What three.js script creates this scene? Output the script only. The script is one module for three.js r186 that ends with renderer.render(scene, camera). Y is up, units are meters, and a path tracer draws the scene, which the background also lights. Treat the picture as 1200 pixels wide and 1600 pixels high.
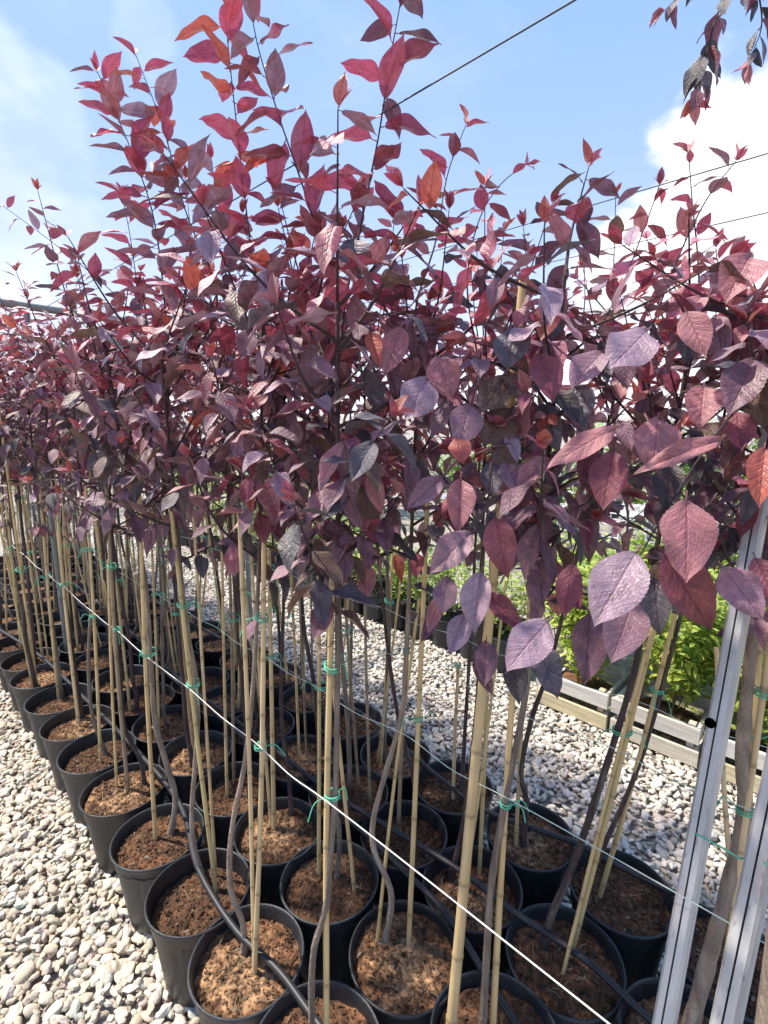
import * as THREE from 'three';
import { mergeGeometries, mergeVertices } from 'three/addons/utils/BufferGeometryUtils.js';
import { ImprovedNoise } from 'three/addons/math/ImprovedNoise.js';

// ---------------------------------------------------------------- camera, sky, sun, exposure
const W = 1200, H = 1600, FOCAL = 800;                 // the photograph's own measures
const EYE = new THREE.Vector3(0, 1.62, 0);
const PITCH = Math.atan(148 / FOCAL), YAW = THREE.MathUtils.degToRad(45.4);
const FWD = new THREE.Vector3(Math.sin(YAW) * Math.cos(PITCH), -Math.sin(PITCH), -Math.cos(YAW) * Math.cos(PITCH));
const RIGHT = new THREE.Vector3(Math.cos(YAW), 0, Math.sin(YAW));
const UPV = new THREE.Vector3().crossVectors(RIGHT, FWD);
const scene = new THREE.Scene();
const camera = new THREE.PerspectiveCamera(90, 768 / 1024, 0.05, 400);
camera.position.copy(EYE);
camera.lookAt(EYE.clone().add(FWD));

const SUN_AZ = THREE.MathUtils.degToRad(-21), SUN_EL = THREE.MathUtils.degToRad(55);
const SUN = new THREE.Vector3(Math.sin(SUN_AZ) * Math.cos(SUN_EL), Math.sin(SUN_EL), -Math.cos(SUN_AZ) * Math.cos(SUN_EL));
const noise = new ImprovedNoise();
const fbm = (x, y, z, o = 5) => { let s = 0, a = 0.5; for (let i = 0; i < o; i++) { s += a * noise.noise(x, y, z); x *= 2.03; y *= 2.03; z *= 2.03; a *= 0.5; } return s; };
const smooth = (a, b, x) => { const t = Math.min(1, Math.max(0, (x - a) / (b - a))); return t * t * (3 - 2 * t); };
{
  const w = 2048, h = 1024, data = new Float32Array(w * h * 4);
  const cloudAt = (px, py) => FWD.clone().addScaledVector(RIGHT, (px - 600) / FOCAL).addScaledVector(UPV, -(py - 800) / FOCAL).normalize();
  const banks = [[cloudAt(1290, 330), 0.27, 1.25], [cloudAt(1150, 480), 0.15, 0.9], [cloudAt(1000, 560), 0.2, 0.6], [cloudAt(-40, 330), 0.15, 0.22], [cloudAt(-220, 120), 0.20, 0.25], [cloudAt(230, 40), 0.06, 0.14], [cloudAt(40, 190), 0.10, 0.14]];
  const d = new THREE.Vector3();
  for (let j = 0; j < h; j++) for (let i = 0; i < w; i++) {
    const phi = ((i + 0.5) / w - 0.5) * 2 * Math.PI, th = ((j + 0.5) / h - 0.5) * Math.PI;
    d.set(Math.cos(th) * Math.cos(phi), Math.sin(th), Math.cos(th) * Math.sin(phi));
    const e = Math.max(0, d.y);
    const k = Math.pow(1 - Math.exp(-e * 5.2), 1.2);
    let r = 0.68 + (0.145 - 0.68) * k, g = 0.69 + (0.262 - 0.69) * k, b = 0.71 + (0.525 - 0.71) * k;
    const c = d.dot(SUN), glow = 0.06 * Math.pow(Math.max(0, c), 3) + 0.25 * Math.pow(Math.max(0, c), 26);
    r += glow; g += glow * 0.95; b += glow * 0.85;
    // thin high wisps, and heaped white cloud in banks over the whole sky
    const q = 1 / (0.3 + e), n1 = fbm(d.x * q * 1.5 + 7, d.z * q * 1.5, 3.1, 6), n2 = fbm(d.x * 6 + 3, d.y * 9, d.z * 6, 6), n3 = fbm(d.x * q * 0.8 + 31, d.z * q * 0.8, 8.4, 5);
    const wisp = 0.26 * smooth(0.02, 0.5, n1) * smooth(0.0, 0.1, d.y);
    r += (0.58 - r) * wisp; g += (0.61 - g) * wisp; b += (0.66 - b) * wisp;
    let cl = 0.95 * smooth(0.20, 0.30, n3 + n2 * 0.2) * (d.dot(FWD) > 0.25 ? smooth(0.45, 0.25, d.dot(FWD)) : 1);
    for (const [dir, rad, amt] of banks) { const a = Math.acos(Math.min(1, d.dot(dir))); cl = Math.max(cl, Math.min(1, amt * smooth(1.0, 0.62, a / rad - n2 * 1.15))); }
    cl *= smooth(-0.02, 0.06, d.y);
    const tone = 0.70 + n2 * 0.55 + fbm(d.x * 14, d.y * 18, d.z * 14 + 5, 4) * 0.25;
    r += (tone - r) * cl * 0.94; g += (tone - g) * cl * 0.94; b += (tone * 1.015 - b) * cl * 0.94;
    if (d.y < 0) { r = 0.42; g = 0.40; b = 0.37; }
    const o = (j * w + i) * 4; data[o] = r; data[o + 1] = g; data[o + 2] = b; data[o + 3] = 1;
  }
  const t = new THREE.DataTexture(data, w, h, THREE.RGBAFormat, THREE.FloatType);
  t.mapping = THREE.EquirectangularReflectionMapping; t.magFilter = t.minFilter = THREE.LinearFilter; t.wrapS = THREE.RepeatWrapping; t.needsUpdate = true;
  scene.background = t; scene.environment = t;
}
const sun = new THREE.DirectionalLight(new THREE.Color().setRGB(1, 0.90, 0.78), 3.8);
sun.position.copy(SUN).multiplyScalar(20); sun.target.position.set(1, 0, -2); scene.add(sun, sun.target);
sun.castShadow = true; sun.shadow.mapSize.set(4096, 4096); sun.shadow.radius = 4;
Object.assign(sun.shadow.camera, { left: -9, right: 9, top: 9, bottom: -9, near: 1, far: 60 });
const renderer = new THREE.WebGLRenderer({ antialias: true });
renderer.setSize(768, 1024); renderer.toneMapping = THREE.LinearToneMapping; renderer.toneMappingExposure = 2.1;
renderer.shadowMap.enabled = true;

// ---------------------------------------------------------------- helpers
let seed = 20240611;
const rnd = () => { seed = (seed + 0x6D2B79F5) | 0; let t = Math.imul(seed ^ (seed >>> 15), 1 | seed); t = (t + Math.imul(t ^ (t >>> 7), 61 | t)) ^ t; return ((t ^ (t >>> 14)) >>> 0) / 4294967296; };
const rr = (a, b) => a + (b - a) * rnd();
const pick = a => a[Math.floor(rnd() * a.length)];
const V = (x, y, z) => new THREE.Vector3(x, y, z);
const rayTo = (px, py) => FWD.clone().addScaledVector(RIGHT, (px - 600) / FOCAL).addScaledVector(UPV, -(py - 800) / FOCAL);
const at = (px, py, depth) => rayTo(px, py).multiplyScalar(depth).add(EYE);
const onPlane = (px, py, h) => { const d = rayTo(px, py); return d.multiplyScalar((h - EYE.y) / d.y).add(EYE); };
const HEAD = V(Math.sin(YAW), 0, -Math.cos(YAW));
const onWall = (px, py, through) => { const d = rayTo(px, py), k = through.clone().sub(EYE).dot(HEAD) / d.dot(HEAD); return d.multiplyScalar(k).add(EYE); };
const project = p => { const q = p.clone().sub(EYE), z = q.dot(FWD); return [600 + FOCAL * q.dot(RIGHT) / z, 800 - FOCAL * q.dot(UPV) / z, z]; };

const names = new Map();
const numbered = n => { const k = names.get(n) || 0; names.set(n, k + 1); return k ? n + '_' + String(k).padStart(3, '0') : n; };
const shade = o => { o.castShadow = o.receiveShadow = true; return o; };
function thing(name, label, category, pos = V(0, 0, 0), group) {
  const o = new THREE.Group(); o.name = numbered(name); o.position.copy(pos); o.userData = { label, category };
  if (group) o.userData.group = group;
  scene.add(o); return o;
}
function part(parent, name, geo, mat, pos, label) {
  const m = shade(new THREE.Mesh(geo, mat)); m.name = name; if (pos) m.position.copy(pos); if (label) m.userData.label = label;
  parent.add(m); return m;
}
// a bent round bar through points; radius(t) and colour(t, angle) vary along it; uv in metres
function tube(pts, radius, { seg = 7, steps = 0, color = null, cap = true, bumps = null, skew = 0 } = {}) {
  const curve = pts.length > 2 ? new THREE.CatmullRomCurve3(pts, false, 'centripetal') : new THREE.LineCurve3(pts[0], pts[1]);
  const len = curve.getLength(); let ts = [];
  const n = steps || Math.max(2, Math.min(60, Math.round(len / 0.04)));
  for (let i = 0; i <= n; i++) ts.push(i / n);
  if (bumps) { for (const b of bumps) for (const o of [-0.006, -0.0025, 0.0025, 0.006]) { const t = b + o / len; if (t > 0.002 && t < 0.998) ts.push(t); } ts.sort((a, b) => a - b); }
  const pos = [], nor = [], uv = [], col = [], idx = [];
  let nrm = null, prev = null;
  ts.forEach((t, k) => {
    const p = curve.getPointAt(t), tan = curve.getTangentAt(t);
    if (!nrm) { nrm = Math.abs(tan.y) < 0.9 ? V(0, 1, 0) : V(1, 0, 0); nrm.cross(tan).normalize(); }
    else { nrm.addScaledVector(tan, -nrm.dot(tan)).normalize(); }
    const bin = V(0, 0, 0).crossVectors(tan, nrm);
    let near = 1; if (bumps) for (const b of bumps) near = Math.min(near, Math.abs(t - b) * len);
    let r = radius(t) * (bumps && near < 0.004 ? 1.16 : 1);
    for (let s = 0; s <= seg; s++) {
      const a = s / seg * Math.PI * 2, c = Math.cos(a), sn = Math.sin(a);
      const ox = nrm.x * c + bin.x * sn, oy = nrm.y * c + bin.y * sn, oz = nrm.z * c + bin.z * sn;
      const sk = skew && k === ts.length - 1 ? (c - 1) * r * skew : 0;
      pos.push(p.x + ox * r + tan.x * sk, p.y + oy * r + tan.y * sk, p.z + oz * r + tan.z * sk); nor.push(ox, oy, oz); uv.push(s / seg * r * 6.28, t * len);
      if (color) { const q = color(t, s === seg ? 0 : a, near, p); col.push(q[0], q[1], q[2]); }
    }
    if (k) { const w = seg + 1, b0 = (k - 1) * w, b1 = k * w; for (let s = 0; s < seg; s++) idx.push(b0 + s, b0 + s + 1, b1 + s, b1 + s, b0 + s + 1, b1 + s + 1); }
  });
  if (cap) for (const [k, dir] of [[0, -1], [ts.length - 1, 1]]) {
    const p = curve.getPointAt(ts[k]), tan = curve.getTangentAt(ts[k]).multiplyScalar(dir); if (skew && dir > 0) p.addScaledVector(tan, -skew * radius(1)); const b = pos.length / 3, w = seg + 1;
    for (let s = 0; s <= seg; s++) { const o = (k * w + s) * 3; pos.push(pos[o], pos[o + 1], pos[o + 2]); nor.push(tan.x, tan.y, tan.z); uv.push(0, 0); if (color) col.push(col[o] * 0.9, col[o + 1] * 0.85, col[o + 2] * 0.75); }
    pos.push(p.x, p.y, p.z); nor.push(tan.x, tan.y, tan.z); uv.push(0, 0); if (color) { const o = k * w * 3; col.push(col[o] * 0.75, col[o + 1] * 0.7, col[o + 2] * 0.6); }
    for (let s = 0; s < seg; s++) dir > 0 ? idx.push(b + s, b + s + 1, b + w) : idx.push(b + s + 1, b + s, b + w);
  }
  const g = new THREE.BufferGeometry();
  g.setAttribute('position', new THREE.Float32BufferAttribute(pos, 3)); g.setAttribute('normal', new THREE.Float32BufferAttribute(nor, 3)); g.setAttribute('uv', new THREE.Float32BufferAttribute(uv, 2));
  if (color) g.setAttribute('color', new THREE.Float32BufferAttribute(col, 3));
  g.setIndex(idx); return g;
}
const rel = (pts, o) => pts.map(p => p.clone().sub(o));
// grey-scale or coloured noise texture
function noiseTexture(n, fn, srgb = false) {
  const d = new Uint8Array(n * n * 4);
  for (let j = 0; j < n; j++) for (let i = 0; i < n; i++) { const c = fn(i / n, j / n), o = (j * n + i) * 4; d[o] = c[0] * 255; d[o + 1] = c[1] * 255; d[o + 2] = c[2] * 255; d[o + 3] = 255; }
  const t = new THREE.DataTexture(d, n, n); t.wrapS = t.wrapT = THREE.RepeatWrapping; t.magFilter = THREE.LinearFilter; t.minFilter = THREE.LinearMipmapLinearFilter; t.generateMipmaps = true;
  if (srgb) t.colorSpace = THREE.SRGBColorSpace; t.needsUpdate = true; return t;
}
const clamp01 = x => Math.min(1, Math.max(0, x));
const tiling = (u, v, f, o, z) => { const a = fbm(u * f, v * f, z, o), b = fbm((u - 1) * f, v * f, z, o), c = fbm(u * f, (v - 1) * f, z, o), d = fbm((u - 1) * f, (v - 1) * f, z, o); const x = u, y = v; return (a * (1 - x) + b * x) * (1 - y) + (c * (1 - x) + d * x) * y; };
const grain = noiseTexture(256, (u, v) => { const k = clamp01(0.5 + tiling(u, v, 10, 5, 1.7) * 1.1); return [k, k, k]; });
const speckle = noiseTexture(256, (u, v) => { const k = clamp01(0.86 + tiling(u, v, 7, 5, 4.4) * 0.35 + tiling(u, v, 46, 2, 9.4) * 0.25); return [k, k, k]; });
const scuff = noiseTexture(256, (u, v) => { const k = clamp01(0.42 + tiling(u, v, 4, 4, 2.2) * 0.6 + smooth(0.12, 0.3, tiling(u, v, 20, 3, 7.7)) * 0.55 + tiling(u, v, 60, 2, 3.3) * 0.3); return [k, k, k]; });
const scuffPale = noiseTexture(256, (u, v) => { const k = clamp01(0.84 + tiling(u, v, 5, 5, 12.2) * 0.5 - smooth(0.2, 0.32, tiling(u, v, 22, 3, 5.7)) * 0.3); return [k, k * 0.99, k * 0.97]; });
const repeatOf = (t, x, y) => { const c = t.clone(); c.repeat.set(x, y); c.needsUpdate = true; return c; };

// ---------------------------------------------------------------- materials
const lin = (r, g, b) => new THREE.Color().setRGB(r, g, b);
const std = (c, rough, extra = {}) => new THREE.MeshStandardMaterial({ color: lin(...c), roughness: rough, ...extra });
const M = {
  ground: std([0.36, 0.33, 0.28], 0.95, { map: repeatOf(speckle, 90, 90), bumpMap: repeatOf(grain, 500, 500), bumpScale: 0.02 }),
  bark: std([1, 1, 1], 0.85, { vertexColors: true, bumpMap: repeatOf(grain, 16, 10), bumpScale: 0.0045 }),
  bamboo: std([1, 1, 1], 0.5, { vertexColors: true, bumpMap: repeatOf(grain, 30, 2), bumpScale: 0.0004 }),
  soil: std([1, 1, 1], 1, { vertexColors: true, bumpMap: repeatOf(grain, 9, 9), bumpScale: 0.004 }),
  pipe: std([0.020, 0.021, 0.025], 0.5, { map: repeatOf(speckle, 12, 4) }),
  string: std([0.66, 0.66, 0.61], 0.85), twine: std([0.10, 0.47, 0.30], 0.6), wire: std([0.05, 0.065, 0.075], 0.5, { metalness: 0.4 }),
  steel: std([0.60, 0.61, 0.62], 0.5, { metalness: 0.3, map: repeatOf(scuffPale, 6, 1.6), roughnessMap: repeatOf(speckle, 7, 2), bumpMap: repeatOf(grain, 20, 20), bumpScale: 0.0003 }),
  slot: std([0.03, 0.03, 0.035], 0.8),
  rail: std([0.25, 0.26, 0.24], 0.6, { map: repeatOf(speckle, 5, 3) }),
  whiteWire: std([0.72, 0.73, 0.72], 0.5), tray: std([0.02, 0.021, 0.024], 0.6), bolt: std([0.26, 0.19, 0.18], 0.6, { metalness: 0.5 }),
};
const potMats = [[0.046, 0.054, 0.066], [0.060, 0.071, 0.085], [0.036, 0.040, 0.048], [0.052, 0.068, 0.080]].map((c, i) =>
  std(c, 0.5, { map: repeatOf(scuff, 2 + i % 2, 1), roughnessMap: repeatOf(speckle, 2 + i, 3), bumpMap: repeatOf(grain, 14, 8), bumpScale: 0.0006 }));
const paintMats = [[0.70, 0.69, 0.66], [0.63, 0.61, 0.57], [0.62, 0.56, 0.38], [0.60, 0.57, 0.49]].map(c => std(c, 0.8, { map: repeatOf(noiseTexture(128, (u, v) => { const k = clamp01(0.85 + tiling(u, v * 0.2, 22, 4, c[0] * 30) * 0.5 + tiling(u, v, 5, 4, 8) * 0.4); return [k, k * 0.985, k * 0.95]; }), 3, 1), bumpMap: repeatOf(grain, 4, 26), bumpScale: 0.0015 }));

// ---- leaves: one blade shape in three finenesses, veins as relief and a faint print
const veinAt = (x, v) => { const au = Math.abs(x), q = (v - 0.03 - au * 0.30 + au * au * 0.10) * 8 + (x < 0 ? 0.4 : 0); return q - Math.round(q); };
const leafRelief = noiseTexture(256, (u, v) => {      // sunken midrib and side veins, blistered blade between them
  const x = u * 2 - 1, au = Math.abs(x), f = veinAt(x, v), net = fbm(u * 22, v * 26, 2, 3);
  return Array(3).fill(clamp01(0.56 - 0.34 * Math.exp(-au * au / 0.003) + (0.30 * Math.cos(f * Math.PI) * Math.cos(f * Math.PI) - 0.20 * Math.exp(-f * f / 0.006)) * (1 - au * 0.55) + net * 0.34));
});
const leafPrints = [0, 1, 2].map(w => noiseTexture(256, (u, v) => {
  const x = u * 2 - 1, au = Math.abs(x), f = veinAt(x, v);
  const line = Math.max(Math.exp(-au * au / 0.0010), 0.8 * Math.exp(-f * f / 0.003) * (1 - au * 0.7));
  const m = 0.84 + fbm(u * 4 + w * 9, v * 4, 5, 3) * 0.45 + fbm(u * 34, v * 38 + w * 5, 9, 3) * 0.2;
  const scorch = w ? smooth(0.10, 0.26, fbm(u * 7 + w * 4, v * 9 + w, 3, 4) + (w === 2 ? smooth(0.75, 1, Math.max(au, v)) * 0.16 : 0) - 0.10) * 0.55 : 0;     // browned patches and edges
  const c = [m * (1 - 0.28 * line), m * (1 - 0.52 * line), m * (1 - 0.42 * line)];
  return [clamp01(c[0] * (1 - 0.45 * scorch)), clamp01(c[1] * (1 - 0.40 * scorch)), clamp01(c[2] * (1 - 0.62 * scorch))];
}));
function blade(rows, cols, { fold = 0.25, curl = 0.25, wave = 0.02, teeth = 0, width = 0.5, twist = 0, stalk = true }) {
  const pos = [], uv = [], idx = [];
  for (let j = 0; j <= rows; j++) {
    const v = j / rows;
    let w = width * 0.5 * Math.pow(Math.sin(Math.PI * Math.pow(v, 0.86)), 0.88) * (1 - 0.12 * v) * 1.07;
    if (v > 0.80) w = Math.min(w, width * 0.5 * 0.60 * Math.pow((1 - v) / 0.20, 1.3) + 0.001);
    if (j === 0 || j === rows) w = 0.006;
    for (let i = 0; i <= cols; i++) {
      const s = i / cols * 2 - 1, as = Math.abs(s);
      let x = s * w * (as > 0.99 && teeth && j % 2 && j < rows ? 1 + teeth : 1);
      const y = v - (as > 0.99 && teeth && j % 2 ? 0.006 : 0);
      let z = fold * as * w + wave * Math.sin(v * 11 + s * 2) * as - curl * Math.pow(v, 1.7) * 0.5 - 0.25 * fold * as * as * w;
      const c = Math.cos(twist * v), sn = Math.sin(twist * v);
      pos.push(x * c - z * sn * 0.3, y + 0.11, z + x * sn); uv.push(s * 0.5 + 0.5, v);
    }
    if (j) { const a = (j - 1) * (cols + 1), b = j * (cols + 1); for (let i = 0; i < cols; i++) { idx.push(a + i, a + i + 1, b + i, b + i, a + i + 1, b + i + 1); } }
  }
  if (stalk) { const b = pos.length / 3; for (const [x, y, z] of [[-0.012, 0, 0], [0.012, 0, 0], [0, 0, 0.02], [-0.009, 0.125, 0], [0.009, 0.125, 0], [0, 0.125, 0.014]]) { pos.push(x, y, z); uv.push(0.5, 0.02); } idx.push(b, b + 1, b + 3, b + 3, b + 1, b + 4, b + 1, b + 2, b + 4, b + 4, b + 2, b + 5, b + 2, b, b + 5, b + 5, b, b + 3); }
  const g = new THREE.BufferGeometry();
  g.setAttribute('position', new THREE.Float32BufferAttribute(pos, 3)); g.setAttribute('uv', new THREE.Float32BufferAttribute(uv, 2)); g.setIndex(idx); g.computeVertexNormals(); return g;
}
const leafKinds = [
  { fold: 0.35, curl: 0.35, wave: 0.014, width: 0.47, twist: 0.15 }, { fold: 0.15, curl: 0.65, wave: 0.026, width: 0.50, twist: -0.3 }, { fold: 0.65, curl: 0.25, wave: 0.018, width: 0.45, twist: 0.35 },
  { fold: 0.45, curl: 1.0, wave: 0.022, width: 0.44, twist: -0.1 }, { fold: 0.25, curl: 0.12, wave: 0.030, width: 0.49, twist: 0.25 }, { fold: 0.95, curl: 0.5, wave: 0.016, width: 0.43, twist: -0.45 }];
const leafFine = leafKinds.map(k => blade(40, 6, { ...k, wave: k.wave * 1.6, teeth: 0.034 }));
const leafMid = leafKinds.map(k => blade(9, 4, { ...k, teeth: 0 }));
const leafLow = leafKinds.map(k => blade(5, 2, { ...k, stalk: false }));
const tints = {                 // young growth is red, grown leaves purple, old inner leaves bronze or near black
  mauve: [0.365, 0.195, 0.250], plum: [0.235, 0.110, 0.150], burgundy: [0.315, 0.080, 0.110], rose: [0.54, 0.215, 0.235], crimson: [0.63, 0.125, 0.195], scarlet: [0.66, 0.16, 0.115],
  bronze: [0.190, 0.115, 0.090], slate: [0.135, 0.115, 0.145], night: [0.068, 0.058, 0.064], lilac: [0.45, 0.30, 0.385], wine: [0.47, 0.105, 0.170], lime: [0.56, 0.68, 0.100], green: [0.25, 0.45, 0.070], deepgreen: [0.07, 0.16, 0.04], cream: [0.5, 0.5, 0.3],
};
const leafMat = (c, thru, w = 0, rough = 0.52) => new THREE.MeshPhysicalMaterial({ color: lin(...c), roughness: rough, map: leafPrints[w], bumpMap: leafRelief, bumpScale: 0.0021, transmission: thru, thickness: 0, side: THREE.DoubleSide, ior: 1.45 });
const thruOf = { crimson: 0.55, scarlet: 0.5, wine: 0.5, rose: 0.42, burgundy: 0.42, lime: 0.55, green: 0.5 };
const leafMats = Object.fromEntries(Object.entries(tints).map(([k, c]) => [k, [0, 1, 2].map(w => leafMat(c, thruOf[k] ?? 0.36, w, [0.5, 0.58, 0.44][w]))]));
const leafMany = leafMat([1, 1, 1], 0.4), shrubMany = leafMat([1, 1, 1], 0.52);

const leaves = [];              // every leaf of the place, later split into single leaves and the mass behind them
const tmpX = V(0, 0, 0), tmpY = V(0, 0, 0), tmpZ = V(0, 0, 0);
function addLeaf(owner, base, dir, up, size, tint, kind = Math.floor(rnd() * 6), wide = 1) {
  tmpY.copy(dir).normalize(); tmpZ.copy(up).addScaledVector(tmpY, -up.dot(tmpY));
  if (tmpZ.lengthSq() < 1e-4) tmpZ.set(0.3, 0.2, 0.9).addScaledVector(tmpY, -tmpY.dot(V(0.3, 0.2, 0.9)));
  tmpZ.normalize(); tmpX.crossVectors(tmpY, tmpZ);
  const m = new THREE.Matrix4().makeBasis(tmpX.clone().multiplyScalar(size * wide), tmpY.clone().multiplyScalar(size), tmpZ.clone().multiplyScalar(size)).setPosition(base);
  leaves.push({ owner, m, tint, kind, size });
}
const dirRand = () => { const z = rr(-1, 1), a = rr(0, 6.283), s = Math.sqrt(1 - z * z); return V(Math.cos(a) * s, z, Math.sin(a) * s); };

// ---------------------------------------------------------------- ground and gravel
{
  const g = new THREE.PlaneGeometry(240, 240, 1, 1); g.rotateX(-Math.PI / 2);
  const m = shade(new THREE.Mesh(g, M.ground)); m.name = 'ground'; m.position.set(0, -0.022, 0); m.userData = { kind: 'structure', label: 'pale stony ground of the nursery yard', category: 'ground' }; scene.add(m);
}
function pebbleShape(detail, sx, sy, sz, k) {
  let g = new THREE.IcosahedronGeometry(1, detail); g.deleteAttribute('normal'); g.deleteAttribute('uv'); g = mergeVertices(g);
  const p = g.attributes.position, uv = [];
  for (let i = 0; i < p.count; i++) {
    const v = V(p.getX(i), p.getY(i), p.getZ(i)), d = 1 + 0.42 * noise.noise(v.x * 1.1 + k * 7, v.y * 1.1, v.z * 1.1) + 0.16 * noise.noise(v.x * 2.6 + k, v.y * 2.6 + 4, v.z * 2.6);
    uv.push(v.x * 0.5 + 0.5, v.z * 0.5 + v.y * 0.3 + 0.5);
    p.setXYZ(i, v.x * d * sx, v.y * d * sy, v.z * d * sz);
  }
  g.setAttribute('uv', new THREE.Float32BufferAttribute(uv, 2)); g.computeVertexNormals(); return g;
}
const pebbleFine = [0, 1, 2, 3, 4, 5].map(k => pebbleShape(3, 1, rrK(k, 0.32, 0.55), rrK(k + 9, 0.50, 0.84), k));
const pebbleLow = [0, 1, 2, 3, 4, 5].map(k => pebbleShape(1, 1, rrK(k, 0.32, 0.55), rrK(k + 9, 0.50, 0.84), k));
function rrK(k, a, b) { const t = (k * 0.6180339) % 1; return a + (b - a) * t; }
const pebbleTones = [[0.64, 0.56, 0.43], [0.68, 0.62, 0.52], [0.58, 0.49, 0.36], [0.70, 0.66, 0.58], [0.62, 0.53, 0.40], [0.62, 0.49, 0.40], [0.52, 0.53, 0.44], [0.66, 0.59, 0.48], [0.47, 0.40, 0.31]];
const coolTones = [[0.68, 0.63, 0.54], [0.73, 0.70, 0.63], [0.60, 0.54, 0.45], [0.75, 0.72, 0.66], [0.55, 0.51, 0.44], [0.64, 0.55, 0.46], [0.70, 0.65, 0.57], [0.47, 0.43, 0.36]];
const stoneMat = c => std(c, 0.72, { map: speckle, bumpMap: repeatOf(grain, 2, 2), bumpScale: 0.0012 });
pebbleTones.forEach(t => t.forEach((x, i) => { t[i] = x * 1.1; }));
const pebbleMats = pebbleTones.map(stoneMat), coolMats = coolTones.map(stoneMat), pebbleMany = stoneMat([1, 1, 1]);
function gravel(name, label, x0, x1, z0, z1, step, tones, mats, layers, singles) {
  const root = new THREE.Group(); root.name = name; root.userData = { kind: 'structure', label, category: 'gravel' }; scene.add(root);
  const all = [];
  for (let l = 0; l < layers; l++) for (let x = x0; x < x1; x += step) for (let z = z0; z < z1; z += step) {
    const px = x + rr(-0.5, 0.5) * step, pz = z + rr(-0.5, 0.5) * step, s = rr(0.0105, 0.0205) * (rnd() < 0.14 ? rr(1.2, 1.7) : 1) * (step > 0.05 ? step / 0.034 : 1);
    const q = new THREE.Quaternion().setFromEuler(new THREE.Euler(rr(-0.75, 0.75), rr(0, 6.283), rr(-0.6, 0.6), 'YXZ'));
    all.push({ p: V(px, -0.014 + l * 0.010 + rr(0, 0.012) + 0.006 * noise.noise(px * 3, 0, pz * 3), pz), q, s, k: Math.floor(rnd() * 6), t: Math.floor(Math.pow(rnd(), 1.2) * tones.length), top: l === layers - 1 });
  }
  const score = e => { if (!e.top) return 0; const [px, py, d] = project(e.p); return d > 0.2 && px > 5 && px < W - 5 && py > 5 && py < H - 5 ? e.s / d : 0; };
  all.forEach(e => e.score = score(e)); all.sort((a, b) => b.score - a.score);
  all.slice(0, singles).forEach(e => { const m = part(root, 'pebble', pebbleFine[e.k], mats[e.t], e.p); m.quaternion.copy(e.q); m.scale.setScalar(e.s); });
  const rest = all.slice(singles), c = lin(1, 1, 1), mat = new THREE.Matrix4();
  for (let k = 0; k < 6; k++) {
    const mine = rest.filter(e => e.k === k), im = shade(new THREE.InstancedMesh(pebbleLow[k], pebbleMany, mine.length));
    im.name = 'loose_gravel'; im.userData = { kind: 'stuff' };
    mine.forEach((e, i) => { im.setMatrixAt(i, mat.compose(e.p, e.q, V(e.s, e.s, e.s))); const b = rr(0.88, 1.08); c.setRGB(...tones[e.t].map(x => x * b)); im.setColorAt(i, c); });
    root.add(im);
  }
}
gravel('gravel_path_beside_front_row', 'cream pebble path running along the outer row of pots', -0.75, 0.50, -6.2, -0.55, 0.0285, pebbleTones, pebbleMats, 2, 300);
gravel('gravel_aisle_behind_rows', 'white pebble aisle between the potted plums and the wooden crates', 1.42, 2.72, -9.0, 1.0, 0.0315, coolTones, coolMats, 2, 300);
gravel('gravel_bed_under_pots', 'pebbles showing between the bases of the pots', 0.5, 1.42, -7.5, 0.6, 0.036, coolTones, coolMats, 1, 0);
gravel('gravel_yard', 'wider pebble yard around the rows', -3.2, -0.75, -9, 1, 0.075, pebbleTones, pebbleMats, 1, 0);

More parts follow.
